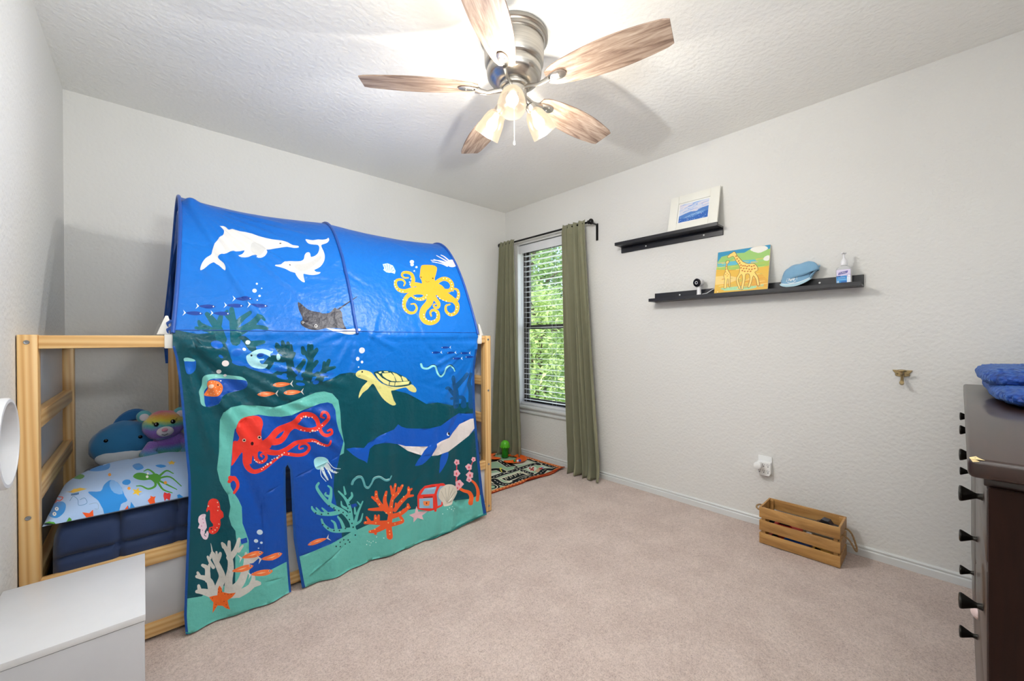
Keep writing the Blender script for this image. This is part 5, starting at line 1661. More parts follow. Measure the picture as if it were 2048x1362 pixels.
def plane_art(name, par, M, x0, y0, x1, y1, z, A_, base, mat, step=.012, basefn=None):
    f = lambda uv: np.array([tuple(M@Vector((a_, b_, z))) for a_, b_ in uv])
    idf = lambda c: np.array(c, float)
    return printed(name, [(x0, y0), (x1, y0), (x1, y1), (x0, y1)], A_, step, f, idf, idf, base, mat, par, basefn=basefn)
PAp = Art()
ax0, ax1, ay0, ay1 = -hw+bw+.008, hw-bw-.008, bw+.008, fh-bw-.008
W_, H_ = ax1-ax0, ay1-ay0
rr = random.Random(3)
def pq(u, v): return (ax0+W_*u, ay0+H_*v)
for i in range(46):
    u, v = rr.random(), rr.uniform(.5, 1)
    PAp.stroke(rr.choice(['#7fa6dc', '#c9cfe4', '#e6dfe4', '#a9c0e2', '#d8c9d6']), [pq(u-.12, v-.03), pq(u, v+rr.uniform(-.02, .02)), pq(u+.12, v+.03)], .006*rr.uniform(.5, 1.4), .002)
PAp.poly('#4f7fc2', [pq(0, 0), pq(0, .36), pq(.2, .44), pq(.4, .5), pq(.6, .46), pq(.8, .58), pq(1, .62), pq(1, 0)])
PAp.poly('#7ea7d8', [pq(.15, .2), pq(.5, .38), pq(.9, .42), pq(.8, .3), pq(.5, .25)])
PAp.poly('#2b62b4', [pq(0, 0), pq(0, .24), pq(.3, .15), pq(.55, .18), pq(.8, .3), pq(1, .38), pq(1, 0)])
for i in range(50):
    u, v = rr.random(), rr.uniform(0, .38)
    PAp.dot(rr.choice(['#86a6d6', '#3f73bb', '#c3bcd4', '#1f57a4', '#9cc0e0']), *pq(u*.96+.02, v+.01), .0028)
clip01 = lambda A_: [it.__setitem__(slice(None), it) for it in []]
for i, it in enumerate(PAp.items):
    q = it[2].copy(); q[:, 0] = np.clip(q[:, 0], ax0, ax1); q[:, 1] = np.clip(q[:, 1], ay0, ay1)
    PAp.items[i] = (it[0], it[1], q, it[3])
M_paper = printed_mat('picture_print', .5, (200, .02, .001))
plane_art('print', pf_, FM, ax0, ay0, ax1, ay1, .0046, PAp, '#cfd6e8', M_paper)

# giraffe painting on canvas board (unframed)
gw, gh = .296, .286
GM = leaned(.704, 1.000, LS+.003, gh, XR-.082, XR-.014)
gp = thing('painting', 'unframed colourful painting of two giraffes leaning on the lower shelf', 'painting', (XR-.05, .852, LS))
MB().box((-gw/2, 0, -.012), (gw/2, gh, 0), .0015, M=GM).build('canvas', plain('canvas_edge', '#d9d6c8', .8), gp)
GA = Art()
def gq(x, y):
    # measured on the picture's own face; corners of the board in the measuring frame
    tl, tr_, bl, br2 = (1140, 248), (1925, 133), (1082, 860), (1875, 790)
    # inverse bilinear by iteration
    u, v = .5, .5
    for _ in range(12):
        X_ = (1-v)*((1-u)*tl[0]+u*tr_[0])+v*((1-u)*bl[0]+u*br2[0]); Y_ = (1-v)*((1-u)*tl[1]+u*tr_[1])+v*((1-u)*bl[1]+u*br2[1])
        u += (x-X_)/790; v += (y-Y_+(x-X_)*.12)/620
    return (-gw/2+gw*min(.998, max(.002, u)), gh*(1-min(.998, max(.002, v))))
def G(pts): return [gq(*p) for p in pts]
GA.poly('#2f93bd', G([(1130, 240), (1930, 125), (1930, 300), (1130, 420)]))
GA.poly('#9bc870', G([(1130, 400), (1200, 310), (1400, 260), (1550, 250), (1650, 190), (1750, 240), (1930, 190), (1930, 420), (1130, 470)]))
GA.poly('#5bb8d0', G([(1130, 400), (1230, 390), (1420, 370), (1700, 350), (1750, 390), (1600, 420), (1300, 450), (1130, 470)]))
GA.poly('#a7c45a', G([(1120, 470), (1300, 440), (1600, 410), (1930, 360), (1925, 520), (1110, 560)]))
GA.poly('#e3b53f', G([(1110, 500), (1400, 500), (1900, 440), (1880, 800), (1080, 870)]))
GA.poly('#eed080', G([(1100, 600), (1300, 580), (1500, 620), (1300, 700), (1100, 720)]))
GA.poly('#e0a638', G([(1560, 640), (1800, 560), (1880, 640), (1870, 740), (1650, 740)]))
GA.poly('#a9d8a8', G([(1180, 770), (1400, 740), (1700, 730), (1830, 700), (1820, 730), (1600, 780), (1250, 800)]))
GA.poly('#f1efe6', G([(1660, 180), (1730, 160), (1840, 150), (1890, 190), (1830, 230), (1750, 255), (1640, 215)]), 2)
GA.poly('#f1efe6', G([(1820, 345), (1850, 305), (1905, 290), (1900, 360), (1850, 368)]), 2)
for i in range(60):
    x, y = rr.uniform(1120, 1870), rr.uniform(320, 760)
    c_ = rr.choice(['#7fbf6a', '#c9cf6a', '#e8c35a']) if y < 480 else rr.choice(['#d99a2e', '#efcf74', '#c9b84e', '#e9b13a'])
    GA.stroke(c_, G([(x-50, y+8), (x, y), (x+50, y-6)]), .006, .003)
for i in range(30):
    x = rr.uniform(1200, 1840); GA.stroke('#8ecb98', G([(x, 785-(x-1200)*.08), (x+5, 755-(x-1200)*.08)]), .003, .001, 2)
GY, GB = '#f6d877', '#7a4416'
def gout(pts, sm=1):
    GA.poly(GB, G(pts), sm)
    c_ = np.mean(np.array(pts), 0)
def gline(pts, wd=.0028): GA.stroke(GB, G(pts), wd, wd*.8, 2)
big = [(1295, 300), (1330, 270), (1370, 248), (1395, 232), (1420, 250), (1440, 290), (1480, 330), (1530, 380), (1600, 410), (1680, 405), (1720, 430), (1745, 470), (1740, 510), (1700, 530), (1740, 590), (1755, 640), (1765, 720), (1735, 722), (1720, 640), (1680, 580), (1665, 640), (1630, 745), (1600, 745), (1630, 640), (1620, 560), (1570, 560), (1560, 640), (1530, 775), (1500, 770), (1525, 640), (1510, 560), (1465, 620), (1460, 660), (1500, 770), (1470, 770), (1430, 660), (1435, 610), (1475, 540), (1480, 450), (1430, 380), (1400, 320), (1370, 300), (1320, 325), (1295, 320)]
GA.poly(GY, G(big)); gline(big+[big[0]])
for x, y in ((1425, 300), (1440, 340), (1465, 370), (1480, 400), (1500, 430), (1530, 440), (1560, 440), (1590, 450), (1620, 440), (1500, 470), (1540, 480), (1580, 480), (1620, 490), (1655, 450), (1660, 490), (1700, 480), (1520, 510), (1555, 520), (1600, 520), (1640, 520), (1690, 440)):
    q_ = gq(x, y); GA.dot('#d98a2a', q_[0], q_[1], .0062, .005, x); GA.dot('#8a5216', q_[0]+.0015, q_[1]-.001, .0026)
lit = [(1262, 390), (1290, 365), (1320, 370), (1315, 395), (1290, 420), (1290, 480), (1320, 530), (1340, 570), (1335, 640), (1340, 740), (1320, 742), (1310, 640), (1290, 640), (1280, 745), (1262, 770), (1240, 760), (1250, 640), (1235, 590), (1260, 520), (1265, 450), (1275, 415)]
GA.poly(GY, G(lit)); gline(lit+[lit[0]])
for x, y in ((1278, 450), (1275, 490), (1270, 530), (1290, 550), (1310, 570), (1265, 570), (1290, 590)):
    q_ = gq(x, y); GA.dot('#d98a2a', q_[0], q_[1], .0036)
for i in range(3):
    for x, y, r_ in ((1140, 820, .003), (1160, 840, .004), (1500, 815, .003)):
        q_ = gq(x, y); GA.dot('#f4f0dc', q_[0], q_[1], r_)
for i, it in enumerate(GA.items):
    q = it[2].copy(); q[:, 0] = np.clip(q[:, 0], -gw/2+.0005, gw/2-.0005); q[:, 1] = np.clip(q[:, 1], .0005, gh-.0005)
    GA.items[i] = (it[0], it[1], q, it[3])
M_paint = printed_mat('paint', .5, (120, .35, .002))
plane_art('painted_face', gp, GM, -gw/2, 0, gw/2, gh, .0008, GA, '#e0b545', M_paint)

# camera
M_wpl = plain('camera_white', '#ebebee', .3); M_bpl = plain('camera_black', '#121214', .2)
cm_ = thing('security_camera', 'small white indoor camera with black lens face on the lower shelf', 'camera', (2.70, 1.110, LS))
MB().lathe([(.024, 0), (.024, .004), (.017, .008), (.0135, .02), (.0125, .06), (.014, .068), (0, .070)], 24, Matrix.Translation((2.70, 1.104, LS))).build('stand', M_wpl, cm_)
HM = Matrix.Translation((2.702, 1.104, LS+.094))@Matrix.Rotation(R_(168), 4, 'Z')@Matrix.Rotation(R_(96), 4, 'Y')
bm_ = MB().lathe([(0, -.022), (.018, -.022), (.026, -.018), (.029, -.008), (.029, .018), (.027, .022)], 32, HM)
bm_.build('head', M_wpl, cm_)
fc = MB().lathe([(.027, .020), (.0275, .024), (.024, .028), (0, .0285)], 32, HM).build('face', M_bpl, cm_)
MB().lathe([(.008, .0285), (.010, .0292), (.010, .0300), (.0075, .0300), (.007, .0288)], 20, HM, caps=False).build('lens_ring', M_wpl, fc)
MB().lathe([(0, .0295), (.006, .029), (.0065, .0285)], 16, HM).build('lens', plain('lens_glass', '#1c2430', .05), fc)
MB().tube([(2.712, 1.088, LS+.018), (2.725, 1.065, LS+.022), (2.735, 1.030, LS+.045), (2.742, 1.0, LS+.055), (2.744, .93, LS+.05), (2.744, .80, LS+.01)], .0022, 8).build('cable', M_wpl, cm_)

# cap
M_cap = fabric('cap_denim', '#86b2d0', .85, 500, .3, .3, '#76a2c2')
M_brim = fabric('cap_brim', '#b7d9e6', .8, 500, .2, .2)
CM = Matrix.Translation((2.695, .565, LS+.022))@Matrix.Rotation(R_(-94), 4, 'Z')@Matrix.Rotation(R_(-40), 4, 'X')@Matrix.Rotation(R_(-12), 4, 'Y')
cap = thing('baseball_cap', 'light blue baseball cap with white emblem tilted on the lower shelf', 'hat', (2.70, .56, LS))
# cap frame: a = along the shelf (to the right), b = up, c = towards the room
def CP(a_, b_, c_): return Vector((2.722-c_, .556-a_, LS+b_))
def dome(t, p_):
    """t around, p_ up from the band; an oval crown slumped over to the right"""
    rad = math.cos(p_); zz = math.sin(p_)
    a_ = .092*rad*math.cos(t); c_ = .040*rad*math.sin(t); b_ = .082*max(0, zz)**.8
    k = 1-.05*abs(math.cos(3*t))**6
    a_, c_ = a_*k, c_*k
    # pinch the top front panel a little and slump
    b_ -= .010*math.exp(-((a_-.01)/.02)**2)*max(0, zz)
    an = R_(17)
    a2 = a_*math.cos(an)-b_*math.sin(an)*.55; b2 = a_*math.sin(an)+b_*math.cos(an)
    return a2, b2, c_
g = []
for i in range(49):
    t = 2*math.pi*i/48
    row = []
    for j in range(17):
        p_ = R_(90*j/16)
        a2, b2, c2 = dome(t, p_)
        q = CP(a2+.004, b2+.070, c2+.004)
        n_ = noise.noise(q*24)*.004+noise.noise(q*60)*.0015
        q += Vector((-n_, n_*.5, n_))
        row.append(q)
    g.append(row)
MB().sheet(g).build('crown', M_cap, cap, solid=.002)
# front panel drooping down to the brim
def panel(u, v):        # u 0..1 left to right, v 0 top .. 1 bottom
    a_ = -.088+.142*u
    top = .078+.26*(a_)+.040*math.sin(math.pi*u)**.8
    bot = .026+.018*(2*abs(u-.42))**2.2+.010*u
    b_ = top+(bot-top)*v
    c_ = .012+.030*math.sin(math.pi*min(1, max(0, u)))**.6*(.55+.45*v)
    return CP(a_, b_, c_)
g = [[panel(i/30, j/14) for j in range(15)] for i in range(31)]
MB().sheet(g).build('front_panel', M_cap, cap, solid=.002)
# strap end and opening at the right
g = []
for i in range(17):
    u = i/16
    a_ = .052+.040*u
    g.append([CP(a_, .074+.050*u-.020*v/8*(1.4-u)+.004*math.sin(u*3), .020*(1-u)+.012*math.sin(math.pi*v/8)) for v in range(9)])
MB().sheet(g).build('back_strap', M_cap, cap, solid=.002)
g = []
for i in range(31):
    u = i/30
    p0 = panel(u, 1.0)
    e = math.sin(math.pi*u)**.5
    row = []
    for j in range(9):
        v = j/8
        row.append(p0+Vector((-.006*v-.012*v*e, .0, -.004*v-.020*v*e*(1-.25*v)))+Vector((0, (.5-u)*.012*v, 0)))
    for q in row: q.z = max(q.z, LS+.0125)
    g.append(row)
MB().sheet(g).build('brim', M_brim, cap, solid=.003)
MB().tube([tuple(panel(i/30, 1.0)+Vector((-.002, 0, 0))) for i in range(31)], .0022, 8).build('brim_piping', plain('piping_white', '#eef4f6', .6), cap)
m = MB()
def on_front(da, db): 
    u = .40+da/.138; v = .62-db/.055
    return panel(u, v)+Vector((-.0015, 0, 0))
for k in range(11):
    a_ = R_(188-k*19.5)
    if k == 5: continue
    c0, s0 = math.cos(a_), math.sin(a_)
    m.tube([on_front(.0215*c0, -.004+.0155*s0), on_front(.0265*c0, -.004+.0205*s0)], .0019, 6)
for k in range(8):
    m.tube([on_front(-.014+.004*k, -.008+.003*math.sin(k*1.9)), on_front(-.0125+.004*k, .001+.0035*math.cos(k*1.3))], .0018, 6)
m.tube([on_front(-.020+.004*k, -.012-.006*math.sin(math.pi*k/10)) for k in range(11)], .0014, 6)
m.build('emblem', plain('emblem_white', '#f2f5f7', .6), cap)

# pump bottle
M_clear = N('clear_plastic')
M_clear.set(Roughness=.08); M_clear.b.inputs['Base Color'].default_value = (.96, .97, .99, 1)
M_clear.b.inputs['Transmission Weight'].default_value = .55
M_clear = M_clear.m
pb = thing('pump_bottle', 'clear hand sanitizer pump bottle with white pump and blue label', 'bottle', (2.70, .362, LS))
BM = Matrix.Translation((2.695, .360, LS))
def sect(hx, hy, r, z, n_=6):
    return [(p[0], p[1], z) for p in rrect(-hx, -hy, hx, hy, r, n_)]
g = []
for hx, hy, z in ((.012, .026, 0), (.016, .031, .003), (.017, .032, .01), (.017, .032, .082), (.016, .030, .090), (.013, .022, .097), (.011, .012, .101), (.011, .011, .106)):
    g.append([BM@Vector(p) for p in sect(hx, hy, min(hx, hy)*.75, z)])
mb = MB()
nn = len(g[0])
vs = [p for row in g for p in row]
mb._add(vs, [(i*nn+j, i*nn+(j+1) % nn, (i+1)*nn+(j+1) % nn, (i+1)*nn+j) for i in range(len(g)-1) for j in range(nn)]+[tuple(reversed(range(nn))), tuple((len(g)-1)*nn+j for j in range(nn))], True)
mb.build('bottle_body', M_clear, pb, sharp=50)
MB().lathe([(.0135, .103), (.0145, .104), (.0145, .122), (.0125, .129), (.007, .137), (.0048, .142), (.0045, .162), (.009, .163), (.010, .168), (.0085, .171), (0, .172)], 24, BM).tube([BM@Vector(p) for p in ((0, 0, .167), (-.012, .002, .167), (-.028, .004, .165), (-.034, .005, .160))], [.0055, .005, .004, .0035], 10).build('pump', M_wpl, pb)
LA = Art()
LA.poly('#dcd3ec', [(-.0285, .050), (.0285, .056), (.0285, .080), (-.0285, .080)])
LA.poly('#3f3a9c', [(-.022, .054), (-.018, .067), (.018, .073), (.015, .060)])
LA.poly('#2f8fd6', [(-.0285, .004), (.014, .004), (.014, .048), (-.0285, .046)])
LA.poly('#7cc4ee', [(-.026, .026), (.012, .026), (.012, .030), (-.026, .030)]); LA.poly('#1b63b4', [(-.010, .008), (.012, .008), (.012, .020), (-.010, .018)])
LA.poly('#bfe2f6', [(-.026, .006), (-.018, .006), (-.018, .022), (-.026, .022)]); LA.poly('#e6eef8', [(.014, .004), (.0285, .004), (.0285, .040), (.014, .042)])
LA.poly('#1a4f96', [(-.0285, .043), (-.012, .044), (-.012, .049), (-.0285, .048)])
LA.dots('#f4f6fa', [(.020, .046), (.025, .045), (.022, .049)], .003)
M_lab = printed_mat('bottle_label', .4, (50, .02, .001))
LM = Matrix.Translation((2.695-.0176, .360, LS))@Matrix(((0, 0, -1, 0), (-1, 0, 0, 0), (0, 1, 0, 0), (0, 0, 0, 1)))
plane_art('label', pb, LM, -.0285, .004, .0285, .080, .0002, LA, '#c9c2e4', M_lab, .01)
textmesh(mb := MB(), 'PURELL', .0098, LM@Matrix.Translation((-.002, .0635, .0006))@Matrix.Rotation(R_(9), 4, 'Z'), .0002, shear=.25)
mb.build('lettering', M_wpl, pb)
textmesh(mb := MB(), 'Hand Sanitizer', .0052, LM@Matrix.Translation((-.006, .0375, .0006)), .0002)
mb.build('lettering', M_wpl, pb)

# ================================================================== dresser on the right
M_esp = grain('espresso_wood', [(.25, '#1c0f0b'), (.6, '#2c1710'), (.85, '#3d2218')], 3, 0, .38, .08, .25)
M_esp_z = grain('espresso_wood_side', [(.25, '#180b07'), (.6, '#25120b'), (.85, '#331b12')], 3, 2, .55, .08, 0)
M_esp_z.node_tree.nodes['Principled BSDF'].inputs['Specular IOR Level'].default_value = .15
M_knob = plain('dark_pewter', '#2b2926', .25, .8)
M_chip = plain('bare_wood_chip', '#d8c08c', .8)
DR = -.0168
dr = thing('dresser', 'dark espresso wooden dresser with round knobs at the right', 'dresser', (1.05, -.0255, 0), DR)
# local frame: x away from the camera along the drawer fronts, -y behind the fronts
DW, DD, DHt = 1.64, .44, .9275
m = MB()
m.box((.022, -DD+.01, .06), (.042, -.024, DHt-.050), .002)
m.build('side_panel', M_esp_z, dr, local=True)
MB().box((DW-.042, -DD+.01, .06), (DW-.022, -.030, DHt-.050), .002).build('side_panel', M_esp_z, dr, local=True)
MB().box((.042, -DD+.01, .06), (DW-.042, -DD+.02, DHt-.05)).build('back_panel', M_esp, dr, local=True)
m = MB().box((.042, -.05, .06), (DW-.042, -.030, .10)).box((.042, -DD+.02, .08), (DW-.042, -.05, .095)).box((.042, -.05, DHt-.075), (DW-.042, -.030, DHt-.05))
m.box((.042, -.042, .06), (DW-.042, -.024, .196), .002)
for x in (.80,): m.box((x, -.05, .1), (x+.03, -.030, DHt-.06))
for z in (.198, .461, .728): m.box((.042, -.05, z-.008), (DW-.042, -.032, z+.008))
m.build('frame', M_esp, dr, local=True)
for x in (.022, DW-.072):
    for y in (-DD+.01, -.08):
        MB().prism([(x, y), (x+.05, y), (x+.05, y+.05), (x, y+.05)], 0, .062, 'XY', .003).build('foot', M_esp, dr, local=True)
t_ = MB().box((.030, -DD, DHt-.052), (DW-.005, -.018, DHt-.036), .004, seg=2)
t_.build('cornice', M_esp, dr, local=True)
top = MB().box((0, -DD-.01, DHt-.034), (DW, 0, DHt), .009, seg=3).build('top', M_esp, dr, local=True)
# chipped corner showing bare wood
MB()._add([(.003, -.003, DHt-.0012), (.002, -.009, DHt-.001), (.003, -.020, DHt-.001), (.010, -.013, DHt+.0005), (.022, -.010, DHt+.0005), (.012, -.002, DHt-.001), (.0005, -.006, DHt-.006), (.001, -.014, DHt-.004)], [(0, 1, 2, 3, 4, 5), (0, 6, 7, 1)], False).build('chipped_corner', M_chip, dr, local=True, recalc=False)
def knob(par, x, y, z):
    m = MB().lathe([(.0075, 0), (.0065, .003), (.0055, .008), (.0065, .011), (.0150, .027), (.0160, .030), (.0155, .032), (.012, .0333), (0, .0338)], 24, Matrix.Translation((x, y, z))@Matrix.Rotation(R_(-90), 4, 'X'))
    return m.build('knob', M_knob, par, local=True)
rows = [(.735, .868, .812), (.468, .722, .588), (.205, .455, .322)]
for c, (xa, xb) in enumerate(((.048, .797), (.833, DW-.048))):
    for r_, (za, zb, zk) in enumerate(rows):
        fr_ = MB().box((xa, -.040, za), (xb, -.022, zb), .004, seg=2)
        if r_ in (0,): pass
        fr_.box((xa+.006, -DD+.05, za+.01), (xa+.016, -.03, zb-.03)).box((xb-.016, -DD+.05, za+.01), (xb-.006, -.03, zb-.03)).box((xa+.01, -DD+.05, za+.01), (xb-.01, -.03, za+.016))
        d_ = fr_.build('drawer', M_esp, dr, local=True)
        for kx in ((.20, .61) if c == 0 else (1.05, 1.41)):
            kn = knob(d_, kx, -.022, zk)
# bit of cloth caught in a drawer
g = []
for i in range(13):
    t = i/12
    g.append([(.43+.04*t+.003*math.sin(t*9), -.020+.012*math.sin(math.pi*t)*math.sin(math.pi*j/8)**.7, .463+.036*(j/8-.5)*math.sin(math.pi*(.1+.8*t))) for j in range(9)])
mm = MB().sheet(g, M=MW[dr.name])
o = mm.build('garment', fabric('pale_pink_cotton', '#e6cdc8', .9), None, solid=.001, recalc=False)
tag(o, 'pale pink garment corner sticking out between the dresser drawers', 'clothing')

# folded minky blanket on the dresser
M_blk = N('royal_blue_minky')
v = M_blk.coord()
vo = M_blk.n('ShaderNodeTexVoronoi', Scale=70.0); M_blk.l(v, vo.inputs['Vector'])
M_blk.l(M_blk.ramp([(.0, '#164ea6'), (.6, '#0d3888'), (1, '#08245c')], vo.outputs['Distance']), M_blk.b.inputs['Base Color'])
M_blk.set(Roughness=.6); M_blk.b.inputs['Sheen Weight'].default_value = .35
M_blk.b.inputs['Sheen Tint'].default_value = (.25, .5, 1, 1)
inv = M_blk.n('ShaderNodeMath', operation='SUBTRACT'); inv.inputs[0].default_value = 1; M_blk.l(vo.outputs['Distance'], inv.inputs[1])
M_blk.bump(inv.outputs[0], .7, .01)
M_blk = M_blk.m
bk = thing('folded_blanket', 'royal blue dimpled plush blanket folded in a pile on the dresser', 'blanket', (2.33, -.25, DHt+.002))
def fold_layer(z0, hgt, x0, x1, y0, y1, seed, name):
    g = []
    nu, nv = 96, 64
    for i in range(nu+1):
        row = []
        t = 2*math.pi*i/nu
        for j in range(nv+1):
            p_ = -math.pi/2+math.pi*j/nv
            ex = .38
            def sp(c, e): return math.copysign(abs(c)**e, c)
            x = sp(math.cos(p_), .35)*sp(math.cos(t), ex); y = sp(math.cos(p_), .35)*sp(math.sin(t), ex); z = sp(math.sin(p_), .8)
            P = Vector(((x0+x1)/2+x*(x1-x0)/2, (y0+y1)/2+y*(y1-y0)/2, z0+hgt/2+z*hgt/2))
            n_ = noise.noise(Vector((P.x*6, P.y*6, seed)))*.012+noise.noise(Vector((P.x*18, P.y*18, P.z*30+seed)))*.0025
            d_ = .0016*(math.sin(P.x*290)*math.sin(P.y*290)+math.sin(P.x*290)*math.sin(P.z*290))
            P += Vector((x, y, z*.8))*(n_+d_)
            P.z = max(P.z, DHt+.002)
            row.append(P)
        g.append(row)
    MB().sheet(g, loop=False).build(name, M_blk, bk)
fold_layer(DHt+.001, .060, 1.80, 2.64, -.40, -.098, 1, 'lower_fold')
fold_layer(DHt+.046, .056, 1.97, 2.66, -.40, -.084, 5, 'upper_fold')

# ================================================================== white cabinet at the left
CZ = .42
cb = thing('white_cabinet', 'low white cabinet with a flat top at the lower left', 'cabinet', (-.146, 1.63, 0))
ca = [at(290, 1106, 'Z', CZ), at(291, 1228, 'Z', CZ)]
cx1 = (ca[0].x+ca[1].x)/2; cy1, cy0 = ca[0].y, ca[1].y
cx0 = -.300
MB().box((cx0, cy0, CZ-.017), (cx1, cy1, CZ), .0012, seg=2).build('top_board', M_white, cb)
M_white2 = plain('white_melamine', '#c4c5ca', .4)
MB().box((cx0+.002, cy0+.012, .0), (cx0+.018, cy1-.002, CZ-.0175), .0008).build('side_board', M_white2, cb)
MB().box((cx1-.018, cy0+.012, .0), (cx1-.002, cy1-.002, CZ-.0175), .0008).build('side_board', M_white2, cb)
MB().box((cx0+.019, cy0+.022, .02), (cx1-.019, cy1-.004, .036)).box((cx0+.019, cy0+.03, .20), (cx1-.019, cy1-.012, .212)).build('shelf', M_white2, cb)
MB().box((cx0+.019, cy1-.010, .0), (cx1-.019, cy1-.006, CZ-.018)).build('back_board', M_white2, cb)
MB().box((cx0+.003, cy0+.0015, .004), (cx1-.0025, cy0+.0115, CZ-.0185), .0012, seg=2).build('door', M_white2, cb)

# round deep-rimmed white fitting on the left wall
rg = thing('round_wall_mirror', 'round white mirror with deep tubular rim on left wall', 'mirror', (-.315, 1.475, .80))
RMx = Matrix.Translation((-.312, 1.474, .902))@Matrix.Rotation(R_(90), 4, 'Y')@Matrix.Rotation(0, 4, 'Z')
MB().lathe([(.1005, 0), (.1045, .003), (.1045, .080), (.1015, .084), (.0945, .0845), (.0925, .082), (.0925, .030), (.0925, .0)], 72, RMx, caps=False).build('rim', M_white, rg)
MB().lathe([(.0925, .014), (.0905, .030), (.088, .0305), (.086, .026), (.086, .014)], 72, RMx, caps=False).build('inner_ring', M_white2, rg)
a = plain('mirror_glass', '#d0d3d6', .04, 1.0)
MB().lathe([(0, .012), (.0925, .012), (.0925, .016), (0, .016)], 72, RMx).build('mirror_glass', a, rg)

# ================================================================== wooden crate on the carpet by the right wall
M_cw = grain('acacia_wood', [(.25, '#8a5f31'), (.5, '#b5874c'), (.75, '#cfa468')], 3.2, 0, .5, .25)
M_cwy = M_cw
M_crope = fabric('jute_rope', '#9b7a50', .95, 400, .6)
CRX, CRY = 2.604, .5275
cr = thing('wooden_crate', 'slatted brown wooden crate with rope handles standing by the right wall', 'crate', (CRX, CRY, .002), R_(90))
# local x runs along the wall (world +Y), local y points into the wall side (world -X is +y)
L_, D_, HT = .352, .186, .198
th = .009
zs = ((0, .056), (.070, .125), (.140, HT))
sm_l = sm_s = None
for z0, z1 in zs:
    for y in (-D_/2, D_/2-th):
        MB().box((-L_/2, y, z0), (L_/2, y+th, z1), .0015, seg=2).build('slat', M_cw, cr, local=True)
    for x in (-L_/2+.0005, L_/2-th-.0005):
        MB().box((x, -D_/2+th, z0), (x+th, D_/2-th, z1), .0012).build('end_slat', M_cw, cr, local=True)
for x in (-L_/2+th+.001, L_/2-th-.019):
    for y in (-D_/2+th, D_/2-th-.014):
        MB().box((x, y, 0), (x+.018, y+.014, HT-.004), .001).build('corner_post', M_cw, cr, local=True)
for k in range(4):
    y = -D_/2+th+.001+k*.0405
    MB().box((-L_/2+th+.001, y, .002), (L_/2-th-.001, y+.038, .009), .001).build('bottom_board', M_cw, cr, local=True)
# rope handles: the near one hangs out at the right end, the far one lies up on its end
def rope(par, pts, name='rope_handle'):
    P = catmull(pts, 8); m = MB()
    for ph in (0, 2.09, 4.19):
        q = []
        for i, p in enumerate(P):
            q.append((p[0]+.0022*math.cos(i*.9+ph), p[1]+.0022*math.sin(i*.9+ph), p[2]+.0022*math.cos(i*.9+ph+1)))
        m.tube(q, .0026, 7)
    m.build(name, M_crope, par, local=True)
rope(cr, [(-L_/2+.004, .045, .150), (-L_/2-.012, .047, .148), (-L_/2-.030, .040, .128), (-L_/2-.046, .020, .085), (-L_/2-.050, -.002, .072), (-L_/2-.046, -.025, .085), (-L_/2-.028, -.044, .130), (-L_/2-.010, -.047, .150), (-L_/2+.004, -.045, .151)])
rope(cr, [(L_/2-.004, .040, .158), (L_/2+.010, .042, .160), (L_/2+.030, .030, .166), (L_/2+.036, 0, .168), (L_/2+.030, -.030, .166), (L_/2+.010, -.042, .160), (L_/2-.004, -.040, .158)])
# toys in the crate
def inside(x, y, z): return MW[cr.name]@Vector((x, y, z))
M_red = plain('red_plastic', '#c41f26', .3); M_blue = plain('blue_plastic', '#1f4fa8', .3); M_tyre = plain('black_rubber', '#111214', .45); M_dark = plain('dark_plastic', '#1c2230', .3)
M_white3 = plain('white_toy_plastic', '#dfe0e2', .35); M_yel = plain('yellow_plastic', '#d8a72c', .35)
def toycar(label, c, rz, s, mat, cat='toy car'):
    t = thing('toy_car', label, cat, c, rz, 'toys in the wooden crate')
    body = [(-.5, .12), (-.5, .26), (-.42, .32), (-.2, .34), (-.08, .52), (.2, .54), (.32, .36), (.46, .30), (.5, .24), (.5, .12)]
    MB().prism([(x*s, z*s) for x, z in body], -.22*s, .22*s, 'XZ', .018*s, smooth=False).build('body', mat, t, local=True)
    MB().prism([(-.15*s, .36*s), (-.06*s, .49*s), (.18*s, .505*s), (.27*s, .37*s)], -.225*s, .225*s, 'XZ', .004*s).build('side_window', M_tyre, t, local=True)
    for x in (-.3, .3):
        for y in (-.25, .17):
            MB().lathe([(0, 0), (.06*s, 0), (.115*s, .01*s), (.125*s, .03*s), (.115*s, .07*s), (.06*s, .08*s), (0, .08*s)], 18, Matrix.Translation((x*s, y*s, .125*s))@Matrix.Rotation(R_(-90), 4, 'X')).build('wheel', M_tyre, t, local=True)
    return t
toycar('black toy car lying on top of the toys at the right end of the crate', inside(-.108, -.020, .128), R_(84), .105, M_dark)
toycar('red toy car in the middle of the wooden crate', inside(.055, .036, .075), R_(92), .13, M_red)
toycar('blue toy car low in the wooden crate', inside(.010, .040, .014), R_(88), .12, M_blue)
toycar('dark blue toy car at the left end inside the crate', inside(.112, -.035, .070), R_(95), .09, M_dark)
toycar('white toy van in the crate beside the red car', inside(-.045, .045, .070), R_(93), .075, M_white3)
toycar('yellow toy car low at the right of the crate', inside(-.090, .045, .014), R_(80), .08, M_yel)
toycar('small red toy car at the bottom left of the crate', inside(.105, .040, .014), R_(96), .085, M_red)

